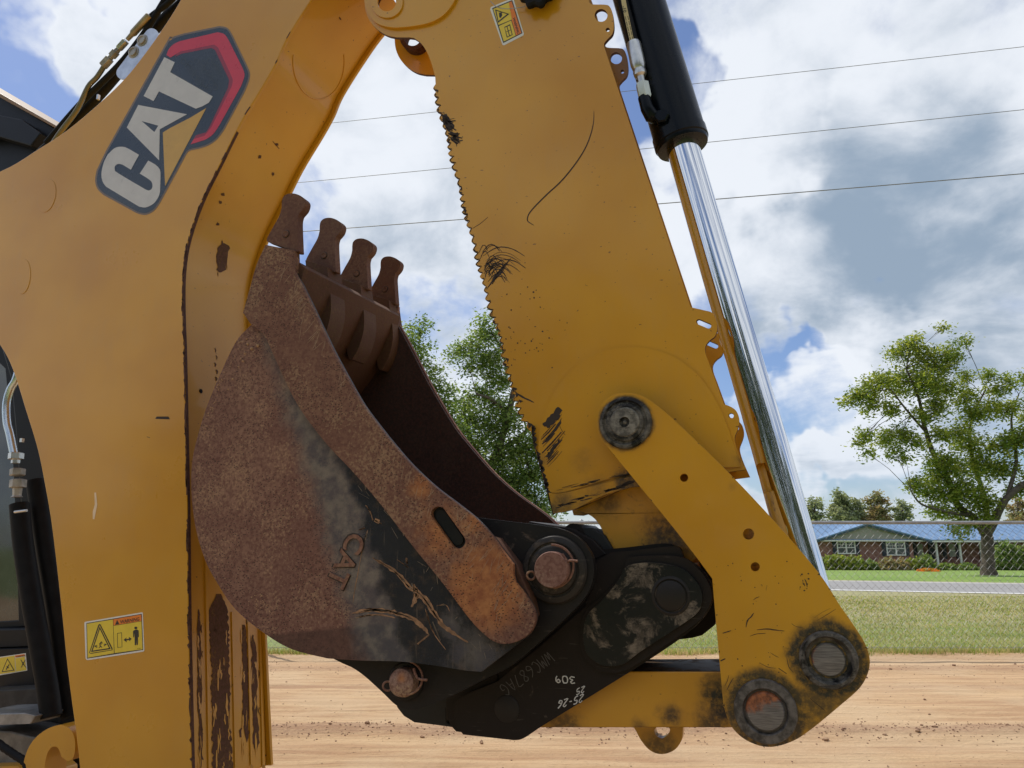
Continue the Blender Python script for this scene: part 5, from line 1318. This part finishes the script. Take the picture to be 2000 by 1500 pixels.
hand('309', (1122, 1322), (-.98, -.05), (.15, 1), 17, 13, 2.2, 0)
hand('25-26', (1140, 1356), (-.93, .25), (-.2, 1), 13, 15, 2.0, 0)
hand('25', (1142, 1340), (-.9, .3), (-.1, 1), 12, 12, 1.8, 0)
hand('WMC687AG', (1070, 1272), (-.80, .58), (.58, .80), 18, 24, 1.5, 1)
mb.build('marker_writing', [m_chalk, m_chalk2], cpl, kind='stuff')

# ---- bucket
KY0, KY1 = 1.745, 2.362
BN = (M(740 - 44, 1060 + 21, KY0) - M(740, 1060, KY0)).normalized()
m_bside = rustmat('bucket_side_rust', mid=(0.215, 0.108, 0.078), tan=(.40, .25, .15), black=[(M(724, 1060, KY0), BN, -.012, .026)], greyc=(M(650, 1060, KY0), BN, -.03, .055), shade=.95,
    rims=[(M(600, 1228, KY0), Vector((.12, 0, -1)).normalized())], dusty=[(M(930, 1275, KY0), .0, .10), (M(740, 1225, KY0), .0, .05), (M(880, 1220, KY0), .0, .05)])
def nrmpx(a, b_): # unit normal in the machine plane, pointing from pixel a to b
    return (M(*b_, KY0) - M(*a, KY0)).normalized()
side_out = shape([(522, 480), (577, 491)], [(577, 491), (576, 527), (590, 556), (611, 599), (630, 640), (651, 684), (680, 738), (710, 790), (738, 828), (770, 868), (805, 908), (850, 950), (900, 988), (932, 1014), (962, 1046), (985, 1078), (1004, 1102)], [(1004, 1102), (1006, 1132), (1026, 1160), (1044, 1190), (1047, 1212), (1034, 1240)], [(1034, 1240), (940, 1312)],
                 [(940, 1312), (905, 1309), (850, 1300), (780, 1292), (700, 1290), (640, 1286)], [(640, 1286), (570, 1268), (515, 1236), (460, 1190), (424, 1138), (400, 1092), (382, 1030), (374, 965), (375, 905), (384, 860), (400, 805), (424, 745), (448, 692), (466, 660), (492, 633)], [(492, 633), (478, 612)], [(478, 612), (490, 570), (504, 520), (522, 480)])
bk = prism('bucket', side_out, KY0, KY0 + .014, m_bside, loader, bev=.0018)
prism('far_side_plate', side_out, KY1 - .014, KY1, rustmat('bucket_inner_shaded_rust', mid=(.055, .032, .027), tan=(.11, .065, .045), pits=False, shade=.7), bk, ref=KY0, bev=.0018)  # rust colour darkened to carry the shade inside the bucket
m_cut = rustmat('side_cutter_rust', shade=.95, mid=(0.18, 0.086, 0.058), orange=[(M(950, 1145, 1.73), .06, .13), (M(860, 1040, 1.73), .0, .09), (M(820, 950, 1.73), .0, .05), (M(930, 1020, 1.73), .0, .05)], tan=(.36, .23, .135))
cut_out = shape([(522, 480), (577, 491)], [(577, 491), (576, 527), (590, 556), (611, 599), (630, 640), (651, 684), (680, 738), (710, 790), (738, 828), (770, 868), (805, 908), (850, 950), (900, 988), (932, 1014), (962, 1046), (985, 1078), (1004, 1102)], [(1004, 1102), (1006, 1132), (1026, 1160), (1044, 1190), (1047, 1212), (1036, 1236), (1012, 1252), (985, 1257), (962, 1250)],
                [(962, 1250), (925, 1215), (870, 1142), (810, 1068), (750, 990), (695, 925), (645, 872), (600, 815), (570, 765), (540, 700), (518, 655), (492, 633)], [(492, 633), (478, 612)], [(478, 612), (490, 570), (504, 520), (522, 480)])
slot = capsule((859, 1004), (897, 1057), 14.5, 10)
cutr = prism('side_cutter', cut_out, KY0 - .016, KY0 - .0003, m_cut, bk, ref=KY0 - .008, holes=[slot], bev=.003, seg=3)
prism('slot_inlay', capsule((862, 1006), (895, 1054), 11, 10), KY0 - .006, KY0 - .0004, blackpaint('slot_black', .3, .2), bk, ref=KY0 - .002, bev=.002)
prism('far_side_cutter', cut_out, KY1 + .0003, KY1 + .016, rustmat('far_cutter_rust', mid=(.16, .07, .055), pits=False), bk, ref=KY0 - .008, bev=.003)
# wrapper: back and floor of the bucket
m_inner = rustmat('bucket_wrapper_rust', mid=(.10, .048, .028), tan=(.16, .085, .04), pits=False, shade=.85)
wp = cr([(560, 505), (545, 560), (522, 610), (500, 645), (470, 680), (440, 735), (412, 800), (392, 870), (384, 935), (386, 1000), (400, 1065), (425, 1115), (465, 1170), (520, 1222), (575, 1256), (640, 1274), (740, 1280), (860, 1290), (935, 1300), (1020, 1240), (1030, 1200)], 6)
def shell(name, pts, thk, Y0, Y1, m, parent, ref):
    a = [M(u, v, ref) for u, v in pts]; out = []; inn = []
    for i, p in enumerate(a):
        d = (a[min(i + 1, len(a) - 1)] - a[max(i - 1, 0)]).normalized(); n_ = Vector((-d.z, 0, d.x)); out.append(p); inn.append(p + n_ * thk)
    return prism_w(name, [out + inn[::-1]], Y0, Y1, m, parent, bev=.001)
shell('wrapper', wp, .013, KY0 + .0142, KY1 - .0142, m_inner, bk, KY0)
m_shank = rustmat('shank_rust', mid=(.11, .055, .03), tan=(.18, .10, .045), pits=False, shade=.8)
# lip with adapters and teeth
lip = [(577, 508), (590, 520), (574, 570), (550, 622), (520, 672), (492, 708), (462, 752), (455, 742), (486, 690), (516, 645), (545, 590), (562, 545), (568, 508)]
prism('lip', lip, KY0 + .0145, KY1 - .0145, m_inner, bk, ref=KY0 + .0, bev=.002)
prism('torque_box', [(925, 1040), (965, 1052), (1005, 1104), (1030, 1160), (1040, 1205), (1020, 1238), (960, 1280), (900, 1230), (900, 1100)], KY0 + .0146, KY1 - .0146, m_inner, bk, ref=KY0, bev=.003)
T1 = [(549, 392), (551.5, 384), (559, 378), (571, 376.5), (583, 380), (592, 386.5), (594.5, 394), (591, 406), (582, 417), (579.5, 427), (579.5, 445), (581, 484), (575, 490), (519.5, 470), (521, 462), (533, 440), (544, 420), (548.5, 404)]
ys = [1.753, 1.950, 2.147, 2.344]
RY = 1.735
def bulge(o, yc, hw):
    """round the tooth across its width"""
    pass
for k, y in enumerate(ys):
    w = .028 / 2
    a = shape([T1[-1]] + T1[:9], T1[8:12], T1[11:14], T1[13:], n=4)
    o = prism('tooth', a, y - w, y + w, m_tooth, bk, ref=RY, bev=.0055, seg=4)
    ps = [(555, 455)]
    s = 1
    c = M(557, 456, RY); c.y = y - w
    lathe('retainer_pin', c, [(.0125, .0005), (.0125, -.0005, 1), (.0112, -.0008, 1), (.0102, -.0006, 1), (.0100, -.0034), (.0080, -.0042), (.006, -.0030), (.0005, -.0030)], [m_tooth, m_scuff], o, n=24)
    if k > 0:
        sh = shape([(532, 474), (577, 488)], [(577, 488), (580, 520), (584, 556), (582, 590), (571, 628), (556, 655)], [(556, 655), (548, 650), (540, 600), (538, 540), (532, 474)])
        prism('tooth_shank', sh, y - .040, y + .040, m_shank, bk, ref=RY + .01, bev=.009, seg=4)
    else:
        sh = shape([(524, 478), (574, 488)], [(574, 488), (574, 520), (565, 540), (520, 530)], [(512, 510), (524, 478)])
        prism('tooth_shank', sh, y - w * .9, y + w * .8, m_cut, bk, ref=RY, bev=.004, seg=3)
# the bucket hangs with a little play: its far side sits a touch higher
done_ = set()
def skew(o):
    if o.data and o.data.name not in done_:
        done_.add(o.data.name)
        for v_ in o.data.vertices: v_.co.z += max(0.0, v_.co.y - KY0 - .02) * .042
    for c_ in sc.collection.objects:
        if c_.parent == o: skew(c_)
for c_ in list(sc.collection.objects):
    if c_.parent == bk: skew(c_)
# raised lettering, scraped paint and grit
mb = MB()
v, f = textmesh('CAT', 1.0, True); adv = Vector((-.42, .905)).normalized(); upv = (-adv.y, adv.x); upv = (adv.y, -adv.x)
wv_ = max(x for x, y in v); org = (672, 1036)
def fem(e): return lambda x, y: M(org[0] + adv.x * x * 112 / wv_ + upv[0] * y * 52 + 12, org[1] + adv.y * x * 112 / wv_ + upv[1] * y * 52, KY0 - e)
vs0 = [fem(.0000)(x, y) for x, y in v]; vs1 = [fem(.0042)(x, y) for x, y in v]
ecount = {}
for fc_ in f:
    for i in range(len(fc_)):
        e = (fc_[i], fc_[(i + 1) % len(fc_)]); ecount[tuple(sorted(e))] = ecount.get(tuple(sorted(e)), 0) + 1
mb.add(vs1, f); n_ = len(v)
mb.add(vs0 + vs1, [(a, b_, b_ + n_, a + n_) for (a, b_), c in ecount.items() if c == 1])
mb.build('raised_lettering', rustmat('letter_rust', mid=(.20, .10, .07), tan=(.28, .17, .1), pits=False), bk)
mb = MB(); mb.add([fem(.0004)((x - .0) * 1.0 + (.03 if x > wv_ / 2 else -.03), y + (.05 if y > .35 else -.05)) for x, y in v], f); mb.build('lettering_painted_shadow', m_scuff, bk)  # letters' edge shadow painted as a dark outline, reusing the scuff colour
side_in = off2(side_out, 5)
mb = MB(); fk = lambda u, v: M(u, v, KY0 - .0006)
z7 = lambda x, y: (350 + x / 2.727, 800 + y / 2.727)
m_scr = flat('scraped_bare', (0.30, 0.165, 0.085), .7, var=.4, scale=50); m_scr2 = flat('scrape_fine', (.20, .16, .12), .7)
S = [([(1030, 790), (1100, 830), (1170, 880), (1220, 940), (1290, 990), (1350, 1070), (1400, 1140), (1460, 1190), (1540, 1240)], 26), ([(920, 1085), (1000, 1068), (1080, 1070), (1160, 1085), (1240, 1115), (1300, 1160), (1330, 1200)], 24), ([(940, 1110), (1010, 1095), (1090, 1095), (1150, 1110)], 9), ([(1250, 930), (1260, 1000), (1235, 1050)], 22), ([(1370, 1045), (1420, 1040), (1440, 1075)], 5),
     ([(1040, 590), (1065, 600)], 22), ([(995, 510), (1020, 550), (1030, 590)], 6), ([(990, 630), (960, 640)], 5), ([(1005, 640), (985, 700), (965, 800), (935, 960), (925, 1030)], 5), ([(1210, 790), (1212, 820)], 8), ([(1160, 800), (1220, 840)], 3), ([(1310, 1060), (1350, 1180), (1420, 1280)], 6), ([(1330, 1200), (1270, 1250)], 4), ([(1350, 1130), (1390, 1230)], 3)]
for pts, w in S:
    pp = cr([z7(*p) for p in pts], 5); mb.ribbon(fk, pp, w / 2.727 * .95, 0, jag=.5)
    for j in range(3 + int(w / 2)):
        o_ = random.uniform(-w, w) / 2.727 * .6; i0 = random.randrange(0, max(1, len(pp) // 2)); mb.ribbon(fk, [(a + o_, b_ + o_ * .6) for a, b_ in pp[i0:i0 + max(3, len(pp) // 3)]], random.uniform(.7, 2), random.choice([0, 1]), jag=.6)
for k in range(60):
    t_ = random.random(); u = 700 + t_ * 250 + random.uniform(-10, 60) * (1 - t_ * .6); v = 930 + t_ * 330 + random.uniform(-20, 30); a = random.gauss(1.0, .5) if random.random() < .7 else random.uniform(-1.2, 2.6); L = random.uniform(5, 26)
    q = clipd([(u + L * j / 4 * math.cos(a), v + L * j / 4 * math.sin(a)) for j in range(5)], side_in)
    if len(q) > 2: mb.ribbon(fk, q, random.uniform(.5, 1.3), 1, jag=.5)
mb.build('scrape_mark', [m_scr, m_scr2], bk, kind='stuff')
cut_in = off2(cut_out, 5)
mb = MB(); fkc = lambda u, v: M(u, v, KY0 - .0166)
for k in range(260):
    t_ = random.random(); u = 560 + t_ * 440 + random.uniform(-25, 25); v = 560 + t_ * 620 + random.uniform(-30, 30); a = random.choice([-.95, -1.0, -.8, 1.75, -1.3]) + random.uniform(-.1, .1); L = random.uniform(8, 36)
    q = clipd([(u + L * j / 4 * math.cos(a), v + L * j / 4 * math.sin(a)) for j in range(5)], cut_in)
    if any(inside(p_, capsule((859, 1004), (897, 1057), 17, 6)) for p_ in q): continue
    if len(q) > 2: mb.ribbon(fkc, q, random.uniform(.5, 1.1), 0, jag=.5)
mb.build('fine_scratch', flat('scratch_tan', (.34, .22, .14), .7), bk, kind='stuff')
# mud dots near the back edge
mb = MB(); ico = bmesh.new(); bmesh.ops.create_icosphere(ico, subdivisions=1, radius=1); iv = [v.co.copy() for v in ico.verts]; fi = [tuple(v.index for v in f_.verts) for f_ in ico.faces]; ico.free()
for (u, v, r) in [(492, 681, 4.2), (504, 675, 4.6), (475, 705, 3), (484, 672, 3.2), (478, 690, 2.6), (455, 740, 2.5), (470, 700, 2), (446, 760, 2), (482, 662, 2.2), (466, 716, 2.4)] + [(random.gauss(505, 12), random.gauss(1180, 14), random.uniform(.8, 1.8)) for _ in range(40)] + [(np.interp(v_, [650, 745, 860], [472, 426, 386]) + random.uniform(2, 10), v_, random.uniform(.7, 1.9)) for v_ in np.random.uniform(655, 850, 50)]:
    c = M(u, v, KY0); rm = rpx(r, KY0); mb.add([c + q * rm * random.uniform(.8, 1.1) for q in iv], fi)
mb.build('mud_crumb', flat('mud', (.42, .26, .15), .9), bk, kind='stuff')

# ears of the bucket with its two pins
m_ear = blackpaint('ear_black', .6, .45, (0.013, 0.012, 0.013), (0.15, 0.11, 0.085))
ear = shape([(925, 1010), (985, 1017), (1050, 1025), (1095, 1033), (1130, 1051), (1153, 1080), (1160, 1110), (1156, 1140), (1140, 1170), (1110, 1202), (1060, 1248)], [(1060, 1248), (1000, 1299), (940, 1330), (886, 1357), (844, 1375), (811, 1387)], [(811, 1387), (790, 1384), (772, 1376), (751, 1356)], [(751, 1356), (715, 1323), (690, 1305), (670, 1296), (646, 1284)], [(900, 1200), (900, 1050), (925, 1010)])
er = prism('hinge_ear', ear, 1.802, 1.826, m_ear, bk, bev=.003, seg=3)
prism('hinge_ear', ear, 2 * YC - 1.826, 2 * YC - 1.802, m_ear, bk, ref=1.802, bev=.003)
ringl('hinge_boss', 1084, 1112, 1.802, [(62, 0), (63, .004), (60, .012), (52, .016), (50, .016), (49, .012), (46, .012), (44, .020), (40, .023), (1, .023)], [blackpaint('boss_worn', .9, .45, (.03, .027, .025), (.14, .11, .085))], bk)
ringl('hinge_pin', 1084, 1112, 1.790, [(33, -.01), (33, .030), (31.5, .034), (1, .035)], [rustmat('hinge_pin_rust', mid=(.24, .13, .10), tan=(.33, .22, .16), pits=False)], bk)
ringl('hinge_boss', 794, 1330, 1.802, [(32, 0), (33, .004), (30, .008), (1, .008)], [m_ear], bk)
ringl('hinge_pin', 794, 1330, 1.796, [(24, -.01), (25, .018), (23, .030), (15, .037), (1, .039)], [rustmat('hinge_pin2_rust', mid=(.28, .17, .13), tan=(.45, .32, .2), pits=False, orange=[(M(785, 1325, 1.76), 0, .02)])], bk)
# linchpin rings
def ringwire(name, u, v, Y, r, a0, a1, tail, parent, tilt=.3, m=m_rust):
    pts = [M(u + r * math.cos(a), v + r * math.sin(a), Y + tilt * .02 * math.cos(a)) for a in np.linspace(a0, a1, 22)]
    if tail: pts += [M(*p, Y) for p in tail]
    tube(name, pts, .0028, m, parent, n=8)
ringwire('linchpin_ring', 1078, 1106, 1.768, 42, -1.6, 1.5, None, bk)
tube('linchpin_wire', [M(*p, 1.762) for p in cr([(1098, 1082), (1106, 1094), (1104, 1103), (1112, 1095), (1128, 1096)], 4)], .003, m_rust, bk, n=8)
ringwire('linchpin_eye', 1037, 1124, 1.770, 8, 0, 6.28, None, bk)
ringwire('linchpin_ring', 792, 1324, 1.766, 33, -1.3, 2.2, None, bk)
tube('linchpin_wire', [M(*p, 1.762) for p in cr([(808, 1305), (812, 1318), (818, 1326), (834, 1328)], 4)], .0032, m_rust, bk, n=8)
ringwire('linchpin_eye', 757, 1340, 1.766, 9, 0, 6.28, None, bk)

# ---- bucket cylinder
def cylp(a, b_, Y=YC): return M(*a, Y), M(*b_, Y)
top, bot = M(1215, -110, YC), M(1332, 282, YC)
ax = (bot - top).normalized(); Lc = (bot - top).length
rb_ = (M(1300, 0, YC) - M(1203, 0, YC)).length / 2 * abs(ax.z) * .98
rr_ = (M(1457, 600, YC) - M(1386, 600, YC)).length / 2 * abs(ax.z)
cyl = lathe('bucket_cylinder', top, [(rb_ * .9, 0), (rb_, .01), (rb_, Lc - .035), (rb_ * 1.035, Lc - .034), (rb_ * 1.035, Lc - .004), (rb_ * .99, Lc - .001), (rb_ * .985, Lc + .004), (rb_ * .96, Lc + .010), (rb_ * .80, Lc + .012), (rr_ * 1.02, Lc + .013)], m_black, loader, n=64, axis=ax)
prod = bot - ax * .05; pend = M(1600, 1215, YC)
tube('cylinder_rod', [prod, M(1400, 520, YC), M(1500, 860, YC), pend], rr_, m_chrome, cyl, n=72)
prism('rod_eye', circ(1618, 1288, 58, 40), 1.95, 2.15, m_black, cyl, ref=LY0, bev=.004)
# hose with printed stripe, crimp, nut and elbow in front of the barrel
HY = 1.972
hp = [M(*p, HY) for p in cr([(1195, -120), (1208, -40), (1216, 0), (1228, 45), (1238, 88)], 5)]
hs = tube('hose', hp, .0155, m_rubber, cyl, n=24)
mb = MB(); fh = lambda u, v: M(u, v, HY - .0165)
st = shape([(1208, -30), (1213, 0), (1222, 45), (1231, 84)], [(1239, 82), (1231, 45), (1222, 0), (1216, -32)])
mb.poly(fh, st, 0)
text_on(mb, lambda u, v: M(u, v, HY - .017), '-10', (1215, 12), (.21, .977), (.977, -.21), 9, 1, True, fit=13)
for k in range(5): mb.ribbon(lambda u, v: M(u, v, HY - .017), [(1221 + k * 2.3, 32 + k * 10), (1223 + k * 2.3, 40 + k * 10)], 1.2, 1, taper=False); mb.ribbon(lambda u, v: M(u, v, HY - .017), [(1226 + k * 2.2, 31 + k * 10), (1228 + k * 2.2, 39 + k * 10)], 1.2, 1, taper=False)
mb.build('hose_print', [flat('stripe_tan', (.62, .50, .26), .6), m_w_blk], hs)
c0, c1 = M(1237, 84, HY), M(1262, 200, HY); ad = (c1 - c0).normalized(); Lf = (c1 - c0).length
lathe('hose_crimp', c0, [(.013, 0), (.0195, .001), (.021, .01), (.0215, Lf * .38), (.019, Lf * .44), (.017, Lf * .46), (.019, Lf * .50), (.018, Lf * .55), (.011, Lf * .58), (.010, Lf * .74)], m_steel, cyl, n=22, axis=ad, lobes=11, amp=.02)
lathe('hex_nut', c0 + ad * Lf * .68, [(.016, 0), (.0195, .003), (.0195, Lf * .24), (.016, Lf * .27)], flat('zinc_nut', (.62, .66, .60), .4, .6), cyl, n=6, axis=ad)
tube('elbow_fitting', [M(*p, y) for p, y in [((1258, 190), HY), ((1264, 212), HY), ((1272, 226), HY + .006), ((1285, 232), HY + .02), ((1296, 232), HY + .05)]], [.018, .019, .021, .019, .016], m_black, cyl, n=16)
lathe('elbow_boss', M(1292, 226, YC - rb_ - .006), [(.022, .03), (.022, 0), (.018, -.004), (.002, -.004)], m_black, cyl, n=6)

# ---- hydraulic lines above the boom
LYh = 1.97
for (pp, r, m_) in [([(365, -30), (330, 5), (300, 28), (288, 38)], .011, m_rubber), ([(400, -40), (352, 10), (318, 40), (250, 120), (190, 190), (120, 262), (80, 300)], .020, m_rubber), ([(345, -40), (310, 20), (275, 75), (230, 130), (160, 200), (90, 280)], .012, m_rubber)]:
    tube('hydraulic_hose', [M(*p, LYh + (.05 if r > .012 else .0)) for p in cr(pp, 5)], r, m_, boom, n=16)
ha = M(292, 30, 1.955); hb = M(205, 125, 1.955); dd = (hb - ha).normalized(); LL = (hb - ha).length
lathe('line_crimp', ha, [(.010, 0), (.0135, .002), (.0135, LL * .36), (.009, LL * .40), (.008, LL * .5)], flat('brass_zinc', (.34, .28, .19), .42, .7, var=.3), boom, n=20, axis=dd)
lathe('hex_nut', ha + dd * LL * .52, [(.012, 0), (.0145, .003), (.0145, LL * .15), (.012, LL * .17)], m_steel, boom, n=6, axis=dd)
lathe('hex_nut', ha + dd * LL * .74, [(.008, -.03), (.012, 0), (.0165, .002), (.0165, LL * .10), (.011, LL * .11), (.011, LL * .14), (.018, LL * .15), (.018, LL * .3), (.012, LL * .31)], m_dullsteel, boom, n=6, axis=dd)
tube('steel_line', [M(*p, 1.955) for p in cr([(208, 122), (190, 150), (172, 170), (150, 215), (118, 258), (100, 285)], 5)], .0095, flat('olive_line', (.20, .17, .11), .35, .5), boom, n=16)
brk = prism('hose_bracket', capsule((296, 68), (240, 142), 13, 10), 1.942, 1.947, flat('zinc_plate', (.62, .64, .66), .3, .85, var=.15), boom, bev=.0008)
for (u, v) in [(278, 79), (261, 102)]:
    ringl('bolt', u, v, 1.942, [(9, 0), (9.5, .001), (9, .002), (7, .0025), (7, .008), (5.5, .0085), (5, .005), (1, .005)], m_dullsteel, brk, 18)
boxw('clip', M(192, 190, 1.94), (.008, .01, .02), m_steel, boom)

# ---- cab at the left edge
m_cabblk = flat('cab_black', (0.006, 0.007, 0.010), .45, var=.3, spec=.22)
cab = prism('cab_roof', [(-200, 60), (0, 186), (112, 252), (95, 275), (85, 330), (40, 420), (-200, 460)], 2.35, 3.3, m_cabblk, loader, bev=.006)
prism('roof_trim', [(-200, 55), (0, 182), (108, 244), (112, 252), (0, 190), (-200, 66)], 2.30, 3.31, flat('tan_roof', (.24, .14, .065), .5), cab, ref=2.30, bev=.002)
prism('roof_lamp_bar', [(-100, 205), (40, 232), (80, 260), (60, 285), (-20, 262), (-100, 262)], 2.28, 2.34, m_cabblk, cab, bev=.006)
m_cglass, t, b, co = mat('cab_glass')
t.setin(b.inputs['Base Color'], t.mix(t.ss(t.noise(co, 9, 6), .4, .7), (0.015, 0.025, 0.028), (0.03, 0.045, 0.045))); b.inputs['Roughness'].default_value = .06; b.inputs['Specular IOR Level'].default_value = .9
prism('cab_rear_wall', [(-200, 470), (60, 470), (170, 700), (170, 1250), (-200, 1260)], 2.62, 2.64, m_cabblk, cab, ref=2.3, bev=0)
wn = prism('cab_window', [(-200, 680), (20, 700), (24, 850), (30, 1000), (38, 1214), (-200, 1224)], 2.50, 2.508, m_cglass, cab, bev=0)
prism('window_frame', [(-10, 640), (28, 690), (36, 850), (42, 1000), (50, 1224), (-200, 1236), (-200, 1226), (36, 1212), (30, 1000), (22, 850), (10, 720), (-10, 700)], 2.47, 2.498, m_cabblk, wn, bev=.003)
prism('cab_pillar', [(-10, 640), (40, 660), (100, 800), (140, 1100), (175, 1400), (60, 1392), (50, 1225), (40, 1000), (30, 850), (20, 740)], 2.40, 2.46, m_cabblk, cab, bev=.01)
prism('cab_sill', [(-200, 1232), (60, 1226), (62, 1262), (-200, 1272)], 2.42, 2.60, m_cabblk, cab, bev=.008)
sill = prism('sill_panel', [(-200, 1274), (64, 1266), (68, 1340), (-200, 1352)], 2.38, 2.60, m_cabblk, cab, bev=.006)
def zs(e): return lambda x, y: M(x / 3.3333, 1050 + y / 3.3333, 2.38 - e)
mb = MB()
mb.poly(zs(.0006), [(-10, 778), (168, 752), (178, 865), (-10, 898)], 0); mb.poly(zs(.0012), [(-10, 784), (95, 768), (100, 874), (-10, 890)], 1); mb.poly(zs(.0012), [(99, 786), (160, 775), (172, 862), (104, 873)], 1); mb.poly(zs(.0012), [(98, 767), (160, 758), (162, 771), (99, 782)], 2)
mb.poly(zs(.0016), [(48, 785), (95, 865), (10, 876)], 3); mb.poly(zs(.002), [(49, 795), (87, 861), (18, 870)], 1); mb.ribbon(zs(.0023), [(60, 825), (48, 845), (40, 860)], 8, 3); mb.ribbon(zs(.0023), [(42, 838), (58, 850)], 6, 3)
mb.ribbon(zs(.0016), [(135, 795), (150, 820), (168, 845)], 6, 3); mb.ribbon(zs(.0016), [(165, 795), (150, 820), (138, 845)], 6, 3)
text_on(mb, zs(.0016), 'WARNING', (104, 781), (.986, -.15), (0, -1), 12, 3, True, fit=62)
mb.build('warning_decal', WM, sill)
# hoses, steel tube and nuts next to the boom
tube('steel_tube', [M(*p, 2.05) for p in cr([(42, 700), (32, 740), (20, 762), (13, 790), (14, 825), (20, 850), (28, 890)], 6)], .0145, flat('bright_zinc', (.62, .70, .76), .25, .8), cab, n=20)
lathe('hex_nut', M(32, 884, 2.05), [(.022, 0), (.026, .003), (.026, .024), (.015, .028), (.015, .04)], m_steel, cab, n=6, axis=Vector((.06, 0, -1)))
lathe('hex_nut', M(35, 915, 2.05), [(.022, 0), (.026, .003), (.026, .024), (.022, .028)], m_dullsteel, cab, n=6, axis=Vector((.06, 0, -1)))
lathe('hex_nut', M(36, 936, 2.05), [(.024, 0), (.028, .003), (.028, .030), (.016, .034), (.015, .06), (.020, .066)], m_dullsteel, cab, n=6, axis=Vector((.06, 0, -1)))
tube('steel_band', [M(29, 1000, 2.02), M(52, 997, 2.02)], .005, m_steel, cab, n=8)
boxw('clip', M(43, 860, 2.02), (.012, .01, .014), m_steel, cab)
tube('rubber_hose', [M(*p, 2.08) for p in cr([(38, 985), (45, 1060), (60, 1160), (78, 1260), (92, 1340), (100, 1400)], 6)], [.026] * 3 + [.03] * 30, m_rubber, cab, n=24) if False else tube('rubber_hose', [M(*p, 2.08) for p in cr([(38, 985), (45, 1060), (60, 1160), (78, 1260), (92, 1340), (100, 1400)], 6)], .034, m_rubber, cab, n=24)
tube('rubber_hose', [M(*p, 2.16) for p in cr([(70, 940), (88, 1060), (112, 1200), (128, 1330), (140, 1400)], 6)], .034, m_rubber, cab, n=24)
prism('swing_bracket', [(-60, 1395), (45, 1392), (70, 1398), (60, 1414), (-60, 1418)], 2.02, 2.2, flat('grey_plate', (.28, .28, .28), .45, .5, var=.3), loader, bev=.004, holes=())
prism('swing_tower', [(-60, 1352), (150, 1340), (160, 1600), (-60, 1600)], 2.25, 2.5, flat('dark_metal', (.03, .028, .026), .7, var=.5), loader, bev=.004)
prism('control_cover', [(-60, 1424), (20, 1428), (70, 1440), (62, 1480), (10, 1500), (-60, 1500)], 2.08, 2.24, flat('grey_cover', (.17, .17, .165), .5, .3, var=.35), loader, bev=.006)
m_hook = yellow('hook_yellow', stains=[(M(60, 1490, 2.0), .0, .06, .8)], gloss=.35)
prism('boom_lock_hook', shape([(40, 1560), (46, 1490), (62, 1450), (90, 1425), (120, 1416), (140, 1428), (147, 1455), (142, 1482), (130, 1486)], [(120, 1478), (112, 1460), (98, 1462), (88, 1490), (84, 1560)]), 1.96, 2.04, m_hook, loader, bev=.012, seg=4)
tube('corrugated_hose', [M(*p, 1.97) for p in cr([(-30, 1430), (5, 1458), (30, 1475), (50, 1490), (60, 1520)], 6)], [.013 if i % 2 else .0115 for i in range(25)], m_rubber, loader, n=14)
prism('lower_frame', [(-60, 1500), (35, 1496), (60, 1520), (60, 1600), (-60, 1600)], 2.02, 2.2, m_web, loader, bev=.004)
